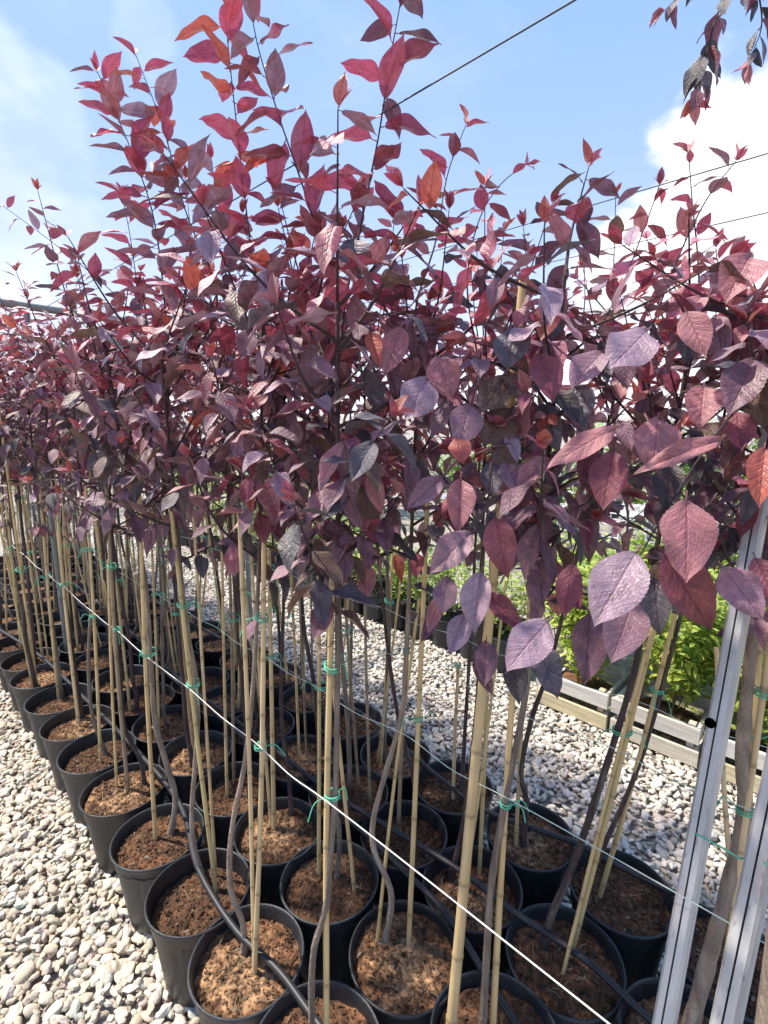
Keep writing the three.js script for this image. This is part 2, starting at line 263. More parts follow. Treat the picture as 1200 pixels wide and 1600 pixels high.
// ---------------------------------------------------------------- pots, soil
const lathe = (pts, seg) => { const g = new THREE.LatheGeometry(pts.map(p => new THREE.Vector2(...p)), seg); return g; };
const potShape = seg => lathe([[0.0, 0.004], [0.100, 0.004], [0.106, 0.0], [0.110, 0.006], [0.1125, 0.035], [0.131, 0.212], [0.1345, 0.216], [0.1385, 0.255], [0.1445, 0.263], [0.1465, 0.268], [0.1455, 0.2725], [0.1425, 0.2735], [0.1395, 0.2715], [0.1365, 0.262], [0.1310, 0.216], [0.128, 0.205], [0.124, 0.17], [0.0, 0.168]], seg);
const potFine = potShape(56), potLow = potShape(24);
function soilShape(k, fine) {
  const pos = [], col = [], uv = [], idx = [], R = 0.1325, rings = fine ? 26 : 6, seg = fine ? 84 : 20;
  const pale = k === 1 || k === 4 || k === 6, pcx = 0.03 * Math.cos(k * 2), pcz = 0.03 * Math.sin(k * 2);
  const hue = (x, z) => {
    const n = fbm(x * 60 + k * 5, z * 60, 1, 4), n2 = fbm(x * 14 + k, z * 14, 6, 3), chip = pale ? smooth(0.12, 0.02, Math.hypot(x - pcx, z - pcz) - n2 * 0.12 - n * 0.06) : 0;
    const b = clamp01(0.42 + n * 1.5 + n2 * 0.9) * [1, 1.15, 0.62, 0.85, 1.1, 0.55, 0.9][k % 7];
    return [0.046 + 0.185 * b + 0.30 * chip * b, 0.024 + 0.084 * b + 0.215 * chip * b, 0.013 + 0.036 * b + 0.12 * chip * b];
  };
  const height = (x, z) => { const r = Math.hypot(x, z) / R; return 0.004 * (1 - r * r) + 0.014 * fbm(x * 20 + k * 3, z * 20, 2, 3) + 0.015 * fbm(x * 62 + k, z * 62, 5, 4); };
  for (let j = 0; j <= rings; j++) for (let i = 0; i < seg; i++) { const r = R * j / rings, a = i / seg * 6.28319, x = r * Math.cos(a), z = r * Math.sin(a); pos.push(x, height(x, z), z); col.push(...hue(x, z)); uv.push(x, z); }
  for (let j = 0; j < rings; j++) for (let i = 0; i < seg; i++) { const a = j * seg + i, b = j * seg + (i + 1) % seg; idx.push(a, b, a + seg, a + seg, b, b + seg); }
  const g = new THREE.BufferGeometry(); g.setAttribute('position', new THREE.Float32BufferAttribute(pos, 3)); g.setAttribute('color', new THREE.Float32BufferAttribute(col, 3)); g.setAttribute('uv', new THREE.Float32BufferAttribute(uv, 2)); g.setIndex(idx); g.computeVertexNormals();
  if (!fine) return g;
  const bits = [g.toNonIndexed()];
  const clod = [0, 1, 2].map(q => { const o = new THREE.IcosahedronGeometry(1, 0), p = o.attributes.position; for (let i = 0; i < p.count; i++) { const f = 1 + 0.5 * noise.noise(p.getX(i) * 2 + q * 9, p.getY(i) * 2, p.getZ(i) * 2); p.setXYZ(i, p.getX(i) * f, p.getY(i) * f, p.getZ(i) * f); } o.computeVertexNormals(); return o; });
  for (let n = 0; n < 1200; n++) {
    const r = R * 0.97 * Math.sqrt(rnd()), a = rr(0, 6.283), x = r * Math.cos(a), z = r * Math.sin(a), s = rr(0.0011, 0.0032) * (rnd() < 0.10 ? rr(1.4, 2.2) : 1), chip = rnd() < 0.4;
    const o = chip ? new THREE.OctahedronGeometry(s, 0) : clod[n % 3].clone().scale(s, s * rr(0.6, 1), s); if (chip) o.scale(1, 0.35, rr(1.5, 3.6));
    o.rotateY(rr(0, 6.283)); o.rotateX(rr(-0.5, 0.5)); o.translate(x, height(x, z) + s * 0.35, z);
    const h = hue(x, z), g2 = rnd(), c = g2 < 0.05 ? [0.46, 0.38, 0.28] : g2 < 0.2 ? [0.30, 0.17, 0.085] : h.map(q => q * (0.7 + 1.4 * ((g2 * 7.3) % 1))); const cc = []; for (let i = 0; i < o.attributes.position.count; i++) cc.push(...c);
    o.setAttribute('color', new THREE.Float32BufferAttribute(cc, 3)); bits.push(o);
  }
  for (let n = 0; n < 9; n++) { const r = R * 0.8 * Math.sqrt(rnd()), a = rr(0, 6.283), x = r * Math.cos(a), z = r * Math.sin(a), d = rr(0, 6.28), L = rr(0.015, 0.04), p = V(x, height(x, z) + 0.003, z), e = V(x + Math.cos(d) * L, height(x, z) + rr(0.004, 0.016), z + Math.sin(d) * L); const st = tube([p, p.clone().lerp(e, 0.5).add(V(0, 0.004, 0)), e], () => 0.0007, { seg: 4, steps: 4, cap: false, color: () => [0.42, 0.33, 0.2] }); bits.push(st); }
  return mergeGeometries(bits.map(b => (b.index ? b.toNonIndexed() : b)));
}
const soilFine = [0, 1, 2, 3, 4, 5, 6].map(k => soilShape(k, true)), soilLow = [0, 1, 2].map(k => soilShape(k, false));

// ---------------------------------------------------------------- wood
function barkColor(dark, pale = 1) {
  const a = dark ? [0.095, 0.066, 0.060] : [0.27, 0.215, 0.165], b = dark ? [0.045, 0.030, 0.031] : [0.125, 0.098, 0.080], k = rr(0, 50);
  return (t, ang, near, p) => { const n = clamp01(0.5 + fbm(Math.cos(ang) * 1.2 + k, p.y * 16, Math.sin(ang) * 1.2, 4) * 1.3), ring = smooth(0.62, 0.9, Math.abs(Math.sin(p.y * 90 + n * 3))) * 0.25; const twig = smooth(1.15, 1.5, p.y + n * 0.1), q = [0.070, 0.042, 0.042], lich = smooth(0.18, 0.3, fbm(Math.cos(ang) + k * 2, p.y * 7, Math.sin(ang), 3)) * (dark ? 0.25 : 0.5); return a.map((x, i) => { const y = (x * n + b[i] * (1 - n)) * (1 - ring); return (y * pale + ([0.34, 0.33, 0.27][i] - y) * lich) * (1 - twig) + q[i] * twig; }); };
}
function caneColor(fresh) {
  const k = rr(0, 50), old = rnd() < 0.12 && !fresh, c0 = old ? [0.36, 0.28, 0.18] : pick([[0.64, 0.50, 0.27], [0.68, 0.52, 0.26], [0.62, 0.51, 0.24], [0.70, 0.56, 0.34]]), c1 = old ? [0.22, 0.17, 0.11] : [0.50, 0.35, 0.16];
  return (t, ang, near, p) => { const n = clamp01(0.5 + fbm(Math.cos(ang) * 1.5 + k, p.y * 3.2, Math.sin(ang) * 1.5, 4) * 1.2), d = near < 0.0035 ? 0.55 : near < 0.007 ? 0.85 : 1; return c0.map((x, i) => (x * n + c1[i] * (1 - n)) * d); };
}
function cane(parent, a, b, r, name = 'bamboo_stake', slanted = false) {
  const o = parent.position, len = a.distanceTo(b), bumps = []; for (let s = rr(0.05, 0.14); s < len; s += rr(0.13, 0.2)) bumps.push(s / len);
  const mid = a.clone().lerp(b, 0.5).add(V(rr(-1, 1), 0, rr(-1, 1)).multiplyScalar(0.006));
  return part(parent, name, tube(rel([a, mid, b], o), t => r * (1 - (r > 0.0115 ? 0.42 : 0.22) * t), { seg: 9, steps: 14, color: caneColor(r > 0.0115), bumps, skew: slanted ? 2.2 : 0 }), M.bamboo);
}
function tie(parent, c, rad, o) {     // green twine wound twice round stake and stem, with loose ends
  const pts = [], tilt = rr(-0.25, 0.25);
  for (let i = 0; i <= 26; i++) { const a = i / 26 * 4 * Math.PI; pts.push(V(Math.cos(a) * rad, i / 26 * 0.012 - 0.006 + tilt * rad * Math.sin(a), Math.sin(a) * rad).add(c).sub(o)); }
  const geos = [tube(pts, () => 0.0017, { seg: 5, steps: 40, cap: false })];
  for (let i = 0; i < 2; i++) { const d = V(rr(-1, 1), rr(-0.9, 0.5), rr(-1, 1)).normalize(), s = c.clone().addScaledVector(V(d.x, 0, d.z).normalize(), rad).sub(o); geos.push(tube([s, s.clone().addScaledVector(d, 0.025).add(V(0, 0.008, 0)), s.clone().addScaledVector(d, rr(0.028, 0.05)).add(V(0, -0.02, 0))], () => 0.0013, { seg: 4, steps: 6 })); }
  part(parent, 'tie', mergeGeometries(geos), M.twine);
}

// ---------------------------------------------------------------- the potted plums
const ORD = ['first', 'second', 'third', 'fourth', 'fifth', 'sixth', 'seventh', 'eighth', 'ninth', 'tenth', 'eleventh', 'twelfth', 'thirteenth', 'fourteenth', 'fifteenth', 'sixteenth', 'seventeenth', 'eighteenth', 'nineteenth', 'twentieth', 'twenty-first', 'twenty-second', 'twenty-third', 'twenty-fourth', 'twenty-fifth', 'twenty-sixth', 'twenty-seventh', 'twenty-eighth'];
const ROWS = [
  { x: 0.52, zs: [-0.72, -1.0, -1.26, -1.55, -1.86, -2.17, -2.44, -2.74, -3.05, -3.34, -3.63, -3.92, -4.21, -4.5, -4.8], text: 'row edging the cream path' },
  { x: 0.81, zs: [-0.45, -0.73, -1.02, -1.30, -1.58, -1.87, -2.16, -2.45, -2.74, -3.03, -3.32, -3.61, -3.90, -4.19, -4.48, -4.77, -5.06, -5.35, -5.64, -5.93], text: 'second row behind the cream path' },
  { x: 1.09, zs: [-0.14, -0.43, -0.71, -0.98, -1.26, -1.55, -1.84, -2.13, -2.42, -2.71, -3.0, -3.29, -3.58, -3.87, -4.16, -4.45, -4.74, -5.03, -5.32, -5.61, -5.9, -6.2, -6.5], text: 'third row behind the cream path' },
  { x: 1.38, zs: [-0.12, -0.40, -0.69, -1.0, -1.28, -1.59, -1.88, -2.17, -2.46, -2.75, -3.04, -3.33, -3.62, -3.91, -4.20, -4.49, -4.78, -5.07, -5.36, -5.65, -5.94, -6.23, -6.52, -6.81], text: 'row edging the white aisle' },
];
// stems and canes of the near pots, read off the photograph as lines; all others lean at random
const NEAR = {
  '0,0': { cane: [[510, 1640], [520, 870]], stem: [[490, 1640], [487, 1590], [491, 1480], [508, 1425], [517, 1325], [524, 1240], [527, 1080], [528, 900]] },
  '0,1': { cane: [[397, 1522], [413, 800]], stem: [[380, 1490], [381, 1450], [361, 1390], [362, 1300], [383, 1190], [397, 1050], [404, 900], [408, 780]], grey: 1 },
  '0,2': { cane: [[338, 1392], [268, 800]], stem: [[322, 1385], [303, 1320], [300, 1270], [306, 1180], [309, 1100], [290, 960], [276, 820]], grey: 1 },
  '0,3': { cane: [[243, 1312], [217, 740]], stem: [[266, 1302], [274, 1245], [262, 1200], [243, 1130], [236, 1040], [226, 900], [206, 800]], grey: 1 },
  '0,4': { cane: [[200, 1236], [166, 760]], stem: [[226, 1226], [220, 1190], [196, 1140], [188, 1050], [180, 950], [172, 780]] },
  '0,5': { cane: [[157, 1192], [140, 880], [134, 760]], stem: [[168, 1180], [145, 1120], [138, 1030], [142, 940], [128, 780]] },
  '0,6': { cane: [[122, 1125], [86, 760]], stem: [[132, 1115], [116, 1040], [98, 900], [84, 760]] },
  '0,7': { cane: [[90, 1085], [62, 760]], stem: [[98, 1085], [88, 1020], [70, 900], [58, 770]] },
  '1,0': { cane: [[768, 1640], [790, 1240], [806, 1000]], stem: [[752, 1640], [760, 1500], [768, 1380], [790, 1250], [822, 1080], [838, 930]], thick: [[700, 1650], [818, 434]] },
  '1,1': { cane: [[638, 1478], [655, 930], [668, 780]], stem: [[601, 1470], [611, 1395], [585, 1330], [582, 1290], [600, 1215], [628, 1110], [640, 900]], grey: 1 },
  '1,2': { cane: [[498, 1366], [498, 900]], stem: [[526, 1372], [530, 1300], [512, 1200], [512, 1050], [514, 850]] },
  '1,3': { cane: [[428, 1296], [420, 860]], stem: [[462, 1262], [450, 1200], [440, 1120], [444, 900]] },
  '1,4': { cane: [[365, 1215], [356, 780]], stem: [[378, 1225], [384, 1150], [372, 1000], [360, 830]] },
  '2,0': { cane: [[1112, 1660], [1230, 820]], stem: [[1064, 1650], [1082, 1590], [1120, 1450], [1152, 1330], [1164, 1250], [1160, 1180], [1174, 1010], [1192, 830]], grey: 1, big: 1 },
  '2,1': { cane: [[893, 1482], [1030, 950]], stem: [[848, 1480], [862, 1430], [890, 1365], [940, 1220], [988, 1060], [1012, 940]], mossy: 1 },
  '2,2': { cane: [[752, 1352], [760, 1000], [768, 850]], stem: [[702, 1372], [722, 1300], [738, 1180], [748, 1060], [752, 900]] },
  '2,3': { cane: [[622, 1302], [640, 1060], [642, 860]], stem: [[646, 1290], [648, 1230], [622, 1120], [600, 960]] },
  '3,1': { cane: [[935, 1402], [1055, 960]], stem: [[915, 1405], [928, 1360], [1000, 1190], [1066, 950]] },
  '3,2': { cane: [[806, 1322], [818, 1100], [830, 900]], stem: [[817, 1322], [822, 1250], [814, 1210], [832, 1120], [856, 1050]] },
  '3,3': { cane: [[708, 1250], [716, 1040]], stem: [[720, 1256], [726, 1150], [735, 1000]] },
};
const trees = [];
ROWS.forEach((row, r) => row.zs.forEach((z, i) => {
  const near = NEAR[r + ',' + i], jx = near ? 0 : rr(-0.012, 0.012), jz = near ? 0 : rr(-0.01, 0.01), O = V(row.x + jx, 0, z + jz), depth = project(V(O.x, 1.2, O.z))[2], fine = depth < 3;
  const t = thing('potted_plum_tree', `potted purple plum, ${ORD[i]} from the near end of the ${row.text}`, 'plum tree', O, 'potted purple plums standing in four rows');
  const pot = part(t, 'pot', fine ? potFine : potLow, potMats[Math.floor(rnd() * 4)]); pot.rotation.y = rr(0, 6); pot.position.y = 0.004; pot.rotation.x = rr(-0.022, 0.022); pot.scale.set(rr(0.975, 1.005), rr(0.97, 1.02), rr(0.975, 1.005));
  const sh = rr(0.210, 0.246), soil = part(t, 'soil', fine ? soilFine[(r * 3 + i) % 7] : soilLow[(r + i) % 3], M.soil, V(0, sh, 0)); soil.rotation.y = rr(0, 6);
  if (sh < 0.2265) soil.scale.set(0.985, 1, 0.985);
  // stem and cane
  const dark = !(near && near.grey) && rnd() < 0.5;
  let stem, c0, c1;
  if (near) {
    const clampIn = p => { const d = V(p.x - O.x, 0, p.z - O.z), l = d.length(); if (l > 0.105) p.addScaledVector(d, 0.105 / l - 1); return p; };
    const s0 = clampIn(onPlane(near.stem[0][0], near.stem[0][1], sh)); stem = near.stem.map(([x, y], k) => k ? onWall(x, y, s0) : V(s0.x, sh - 0.015, s0.z)).filter((p, k, a) => !k || p.y > sh + 0.02);
    const b0 = clampIn(onPlane(near.cane[0][0], near.cane[0][1], sh)), last = near.cane[near.cane.length - 1];
    c0 = V(b0.x, sh - 0.02, b0.z); c1 = onWall(last[0], last[1], b0);
    const e = stem[stem.length - 1], f = stem[stem.length - 2], d = e.clone().sub(f).normalize(); d.lerp(V(0, 1, 0), 0.35).normalize();
    stem.push(e.clone().addScaledVector(d, Math.max(0.1, 1.62 - e.y)), e.clone().addScaledVector(d, Math.max(0.2, rr(1.74, 1.86) - e.y)));
  } else {
    const bx = rr(-0.05, 0.05), bz = rr(-0.05, 0.05), lx = rr(-0.05, 0.08), lz = rr(-0.07, 0.07), kx = rr(-0.03, 0.03), kz = rr(-0.03, 0.03);
    stem = [0, 0.06, 0.16, 0.35, 0.6, 0.85, 1.1, 1.4, 1.85].map((y, k) => V(O.x + bx + lx * y * 0.6 + (k > 0 && k < 4 ? kx : 0) + rr(-0.008, 0.008), sh - 0.015 + y, O.z + bz + lz * y * 0.6 + (k > 0 && k < 4 ? kz : 0) + rr(-0.008, 0.008)));
    const cx = bx + rr(-0.05, 0.05), cz = bz + rr(-0.05, 0.05), top = rr(0.95, 1.45); c0 = V(O.x + cx, sh - 0.02, O.z + cz); c1 = V(O.x + bx + lx * top + rr(-0.03, 0.03), sh + top, O.z + bz + lz * top + rr(-0.03, 0.03));
  }
  const r0 = near && near.big ? 0.0175 : rr(0.0075, 0.0105), segs = fine ? 9 : 5, knob = rr(0, 9);
  const trunk = part(t, 'trunk', tube(rel(stem, O), u => r0 * (1 - 0.62 * u) * (1 + 0.7 * Math.exp(-u * 60) + 0.15 * noise.noise(u * 26, knob, 0) + 0.08 * noise.noise(u * 70, knob, 4) + (fine ? 0.18 * Math.max(0, Math.sin(u * 47 + knob) - 0.86) * 7 * 0.4 : 0)), { seg: segs, steps: fine ? 60 : 16, color: barkColor(dark, near && near.grey ? 1.45 : 1) }), M.bark);
  const stake = cane(t, c0, c1, near ? rr(0.0064, 0.0080) : rr(0.0052, 0.0074));
  if (near && near.thick) cane(t, V(...onPlane(near.thick[0][0], near.thick[0][1], sh).toArray().map((q, k) => k === 1 ? sh - 0.02 : q)).sub(O).clampLength(0, 0.26).add(O), onWall(near.thick[1][0], near.thick[1][1], O), 0.0122);
  if (rnd() < (near ? 0.5 : 0.75) && !(near && (near.big || near.thick))) cane(t, V(O.x + rr(-0.08, 0.08), sh - 0.02, O.z + rr(-0.08, 0.08)), c1.clone().add(V(rr(-0.08, 0.08), rr(-0.3, 0.1), rr(-0.08, 0.08))), rr(0.0042, 0.0062));
  const onLine = (a, b, h) => a.clone().lerp(b, clamp01((h - a.y) / (b.y - a.y)));
  const hTie = 0.88 + rr(-0.02, 0.03), cT = onLine(c0, c1, hTie);
  let sT = stem[0]; for (let k = 1; k < stem.length; k++) if (stem[k - 1].y <= hTie && stem[k].y > hTie) sT = onLine(stem[k - 1], stem[k], hTie);
  if (depth < 3.6) {
    const gap = cT.distanceTo(sT); tie(stake, gap < 0.03 ? cT.clone().lerp(sT, 0.5) : cT, gap < 0.03 ? gap / 2 + 0.009 : 0.0105, O);
    if (rnd() < 0.5) tie(stake, onLine(c0, c1, rr(1.1, 1.2)), 0.013, O);
  }
  trees.push({ t, trunk, O, r, i, stem, c0, c1, cT, depth, fine, dark });
}));

// ---- crowns
const UP = V(0, 1, 0);
function stemAt(stem, h) { for (let k = 1; k < stem.length; k++) if (stem[k].y >= h) { const a = stem[k - 1], b = stem[k]; return a.clone().lerp(b, clamp01((h - a.y) / (b.y - a.y))); } return stem[stem.length - 1].clone(); }
const grown = ['mauve', 'mauve', 'plum', 'plum', 'burgundy', 'lilac', 'lilac', 'mauve', 'bronze', 'slate', 'plum', 'wine', 'rose'];
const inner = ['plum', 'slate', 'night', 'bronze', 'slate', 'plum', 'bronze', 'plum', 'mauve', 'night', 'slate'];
const young = ['crimson', 'wine', 'crimson', 'wine', 'rose', 'rose', 'scarlet', 'rose', 'lilac', 'mauve', 'crimson', 'lilac', 'crimson', 'wine', 'rose', 'mauve'];
const allowed = p => { const [px, py, d] = project(p); return d > 0.62 || px < -100 || px > 1320 || d < -0.2; };
function leafAlong(tr, pts, { gap, from = 0.12, droop = [0.1, 0.8], size = [0.05, 0.078], set = grown, tip = true, up = 0 }) {
  const c = new THREE.CatmullRomCurve3(pts, false, 'centripetal'), len = c.getLength(); let a = rr(0, 6.28);
  for (let s = len * from; s < len; s += gap * rr(0.7, 1.3)) {
    a += 2.4 + rr(-0.4, 0.4); const u = s / len, p = c.getPointAt(u), tan = c.getTangentAt(u);
    const n1 = V(0, 0, 0).crossVectors(tan, Math.abs(tan.y) < 0.95 ? UP : V(1, 0, 0)).normalize(), n2 = V(0, 0, 0).crossVectors(tan, n1);
    const side = n1.multiplyScalar(Math.cos(a)).addScaledVector(n2, Math.sin(a));
    const d = side.clone().multiplyScalar(0.85).addScaledVector(tan, rr(0.2, 0.7)).addScaledVector(UP, up - rr(...droop)).normalize();
    const nm = UP.clone().addScaledVector(side, 0.35).addScaledVector(dirRand(), 0.45).addScaledVector(tan, 0.3);
    if (!allowed(p.clone().addScaledVector(d, 0.06))) continue;
    addLeaf(tr.t, p, d, nm, rr(...size) * (u > 0.9 ? 0.75 : 1), pick(set));
  }
  if (tip) { const e = c.getPointAt(1), tan = c.getTangentAt(1); if (allowed(e)) for (let k = 0; k < 4; k++) { const b = dirRand(); addLeaf(tr.t, e, tan.clone().multiplyScalar(1.1).addScaledVector(b, 0.6), b.clone().negate().add(UP), rr(0.024, 0.042), pick(['scarlet', 'crimson', 'wine', 'rose'])); } }
}
const twigColor = () => { const k = rr(0, 40), c = pick([[0.060, 0.034, 0.036], [0.085, 0.048, 0.044], [0.05, 0.035, 0.04]]); return (t, a, n, p) => { const q = 0.8 + 0.5 * noise.noise(p.x * 40, p.y * 40 + k, p.z * 40); return c.map(x => x * q); }; };
function branch(tr, pts, r0, name = 'branch') { return part(tr.trunk, name, tube(rel(pts, tr.O), u => r0 * (1 - 0.7 * u), { seg: tr.fine ? 6 : 4, steps: name === 'shoot' ? 26 : tr.fine ? 10 : 5, color: twigColor() }), M.bark); }
for (const tr of trees) {
  const near = tr.depth < 1.7, far = tr.depth > 3.4, nb = far ? 9 : tr.depth < 1.5 ? 14 : 11, low = tr.depth < 1.3 ? 1.24 : 1.23;
  let az = rr(0, 6.28);
  for (let k = 0; k < nb; k++) {
    az += 2.399 + rr(-0.3, 0.3); const h = low + (1.86 - low) * Math.pow((k + rr(0, 0.9)) / nb, 0.9), p0 = stemAt(tr.stem, h), el = rr(0.35, 0.95), L = rr(0.17, 0.31) * (h > 1.7 ? 1.15 : 1);
    const out = V(Math.cos(az), 0, Math.sin(az)), p1 = p0.clone().addScaledVector(out, L * 0.5 * Math.cos(el)).add(V(0, L * 0.42 * Math.sin(el), 0)), p2 = p0.clone().addScaledVector(out, L * Math.cos(el)).add(V(0, L * Math.sin(el) * 1.1, 0)).add(V(rr(-0.03, 0.03), rr(-0.02, 0.03), rr(-0.03, 0.03)));
    if (!allowed(p2)) continue;
    branch(tr, [p0, p1, p2], rr(0.0028, 0.004));
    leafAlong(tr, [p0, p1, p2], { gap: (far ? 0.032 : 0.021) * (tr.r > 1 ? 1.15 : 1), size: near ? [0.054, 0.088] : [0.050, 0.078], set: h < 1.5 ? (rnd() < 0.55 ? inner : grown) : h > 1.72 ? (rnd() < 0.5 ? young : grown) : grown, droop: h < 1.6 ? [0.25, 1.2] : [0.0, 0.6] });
  }
  // short spurs close to the stem
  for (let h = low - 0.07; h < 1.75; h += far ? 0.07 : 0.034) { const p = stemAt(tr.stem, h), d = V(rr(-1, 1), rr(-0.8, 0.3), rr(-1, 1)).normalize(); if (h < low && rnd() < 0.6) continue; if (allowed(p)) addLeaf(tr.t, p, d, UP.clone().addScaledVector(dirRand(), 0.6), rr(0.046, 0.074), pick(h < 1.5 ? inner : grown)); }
  if (tr.depth > 1.75 && tr.depth < 4 && tr.r < 3) for (let k = 0; k < 3; k++) {
    if (rnd() < 0.45) continue;
    const p0 = stemAt(tr.stem, rr(1.06, 1.24)), a = rr(0, 6.28), L = rr(0.07, 0.16), p2 = p0.clone().add(V(Math.cos(a) * L, rr(-0.03, 0.05), Math.sin(a) * L)), p1 = p0.clone().lerp(p2, 0.5).add(V(0, 0.015, 0));
    branch(tr, [p0, p1, p2], 0.002); leafAlong(tr, [p0, p1, p2], { gap: 0.013, from: 0.1, droop: [0.2, 1.2], size: [0.036, 0.06], set: ['bronze', 'mauve', 'rose', 'bronze', 'plum', 'lilac'], tip: false });
  }
  // upright shoots
  const ns = far ? 2 : 2;
  for (let k = 0; k < ns; k++) {
    const p0 = stemAt(tr.stem, rr(1.6, 1.8)), top = rr(1.9, 2.2) + (rnd() < 0.2 ? 0.14 : 0), d = V(rr(-0.16, 0.16), 0, rr(-0.16, 0.16)), p1 = p0.clone().addScaledVector(d, 0.6).setY((p0.y + top) / 2), p2 = p0.clone().add(d).setY(top);
    if (!allowed(p2) || (tr.depth < 1.25 && project(p2)[1] < 330)) continue;
    branch(tr, [p0, p1, p2], 0.0032, 'shoot'); leafAlong(tr, [p0, p1, p2], { gap: 0.028, from: 0.1, droop: [-0.15, 0.35], size: [0.054, 0.086], set: rnd() < 0.7 ? young : grown });
  }
}
const nearestTree = p => trees.reduce((b, tr) => { const s = stemAt(tr.stem, 1.7), d = Math.hypot(s.x - p.x, s.z - p.z); return d < b[1] ? [tr, d] : b; }, [null, 9])[0];
// the tall shoots that stand against the sky: points along each with their distance
const SHOOTS = [
  { p: [[262, 540], [240, 340], [205, 235], [152, 112]], d: 1.40, gap: 0.017, size: [0.075, 0.115], set: ['crimson', 'wine', 'crimson', 'rose', 'mauve'] },
  { p: [[340, 470], [290, 330], [255, 200], [212, 85]], d: 1.38, gap: 0.021, size: [0.07, 0.105], set: ['crimson', 'crimson', 'scarlet', 'wine', 'lilac'] },
  { p: [[400, 430], [385, 330], [368, 180], [352, 20], [350, -50]], d: 1.22, gap: 0.021, size: [0.07, 0.105], set: ['crimson', 'wine', 'crimson', 'scarlet'] },
  { p: [[505, 430], [485, 330], [432, 170], [398, 50], [388, -40]], d: 1.06, gap: 0.023, size: [0.07, 0.105], set: ['wine', 'burgundy', 'burgundy', 'wine', 'mauve'] },
  { p: [[535, 500], [560, 370], [592, 210], [612, 80], [632, -30]], d: 0.94, gap: 0.025, size: [0.07, 0.105], set: ['burgundy', 'wine', 'crimson', 'plum'] },
  { p: [[650, 480], [680, 380], [700, 270], [728, 195]], d: 1.12, gap: 0.025, size: [0.055, 0.085], set: ['wine', 'crimson', 'burgundy', 'rose'] },
  { p: [[730, 440], [752, 335], [785, 285], [820, 258]], d: 1.2, gap: 0.036, size: [0.05, 0.075], set: ['wine', 'burgundy', 'crimson'] },
  { p: [[845, 560], [830, 470], [822, 400], [818, 355]], d: 1.2, gap: 0.035, size: [0.05, 0.075], set: ['wine', 'crimson', 'mauve'] },
  { p: [[925, 560], [975, 440], [1020, 320], [1030, 290]], d: 1.05, gap: 0.032, size: [0.05, 0.07], set: ['wine', 'burgundy', 'crimson', 'rose'] },
  { p: [[1010, 560], [1045, 440], [1105, 310], [1150, 252]], d: 1.05, gap: 0.032, size: [0.05, 0.072], set: ['burgundy', 'wine', 'rose', 'mauve'] },
  { p: [[1092, 500], [1090, 400], [1082, 320], [1076, 240]], d: 1.15, gap: 0.034, size: [0.04, 0.06], set: ['burgundy', 'wine', 'plum'] },
  { p: [[912, 520], [914, 460], [913, 420], [912, 382]], d: 1.3, gap: 0.04, size: [0.03, 0.05], set: ['wine', 'rose'] },
  { p: [[300, 600], [190, 470], [90, 385], [5, 322]], d: 1.95, gap: 0.055, size: [0.07, 0.095], set: ['mauve', 'wine', 'lilac', 'burgundy'] },
  { p: [[320, 600], [330, 480], [300, 370], [290, 280]], d: 1.5, gap: 0.024, size: [0.07, 0.11], set: ['crimson', 'lilac', 'rose', 'scarlet'] },
  { p: [[450, 560], [400, 420], [345, 330], [330, 250]], d: 1.3, gap: 0.024, size: [0.07, 0.115], set: ['scarlet', 'crimson', 'lilac', 'rose'] },
  { p: [[210, 620], [218, 500], [205, 380], [190, 300]], d: 1.6, gap: 0.024, size: [0.07, 0.11], set: ['crimson', 'lilac', 'wine'] },
];
for (const s of SHOOTS) {
  const pts = s.p.map(([x, y]) => at(x, y, s.d)), tr = nearestTree(pts[0]), root = stemAt(tr.stem, Math.min(1.66, pts[0].y - 0.2));
  const full = [root, root.clone().lerp(pts[0], 0.55).add(V(0, -0.02, 0)), ...pts]; branch(tr, full, 0.0030, 'shoot');
  leafAlong(tr, full, { gap: s.gap, from: 0.15, droop: [-0.1, 0.35], size: s.size, set: s.set });
}
// a shoot that arches over from the big stem and hangs into the top corner of the view
{
  const tr = trees.find(q => q.r === 2 && q.i === 0), root = stemAt(tr.stem, 1.8);
  const pts = [root, root.clone().add(V(0.02, 0.32, 0.02)), at(1290, -260, 0.92), at(1190, -120, 0.9), at(1125, 10, 0.9), at(1088, 150, 0.9)];
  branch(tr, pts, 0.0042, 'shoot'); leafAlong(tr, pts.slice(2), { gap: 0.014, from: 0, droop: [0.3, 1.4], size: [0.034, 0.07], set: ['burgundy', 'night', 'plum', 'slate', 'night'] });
  const b3 = [at(1150, -90, 0.9), at(1075, -20, 0.91), at(1040, 15, 0.92)]; branch(tr, b3, 0.002, 'shoot'); leafAlong(tr, b3, { gap: 0.018, from: 0.2, droop: [0.4, 1.4], size: [0.03, 0.05], set: ['plum', 'burgundy', 'night'] });
  const b2 = [at(1175, -60, 0.9), at(1190, 40, 0.92), at(1172, 90, 0.93)]; branch(tr, b2, 0.002, 'shoot'); leafAlong(tr, b2, { gap: 0.016, from: 0.1, droop: [0.4, 1.4], size: [0.03, 0.05], set: ['slate', 'burgundy', 'night'] });
}
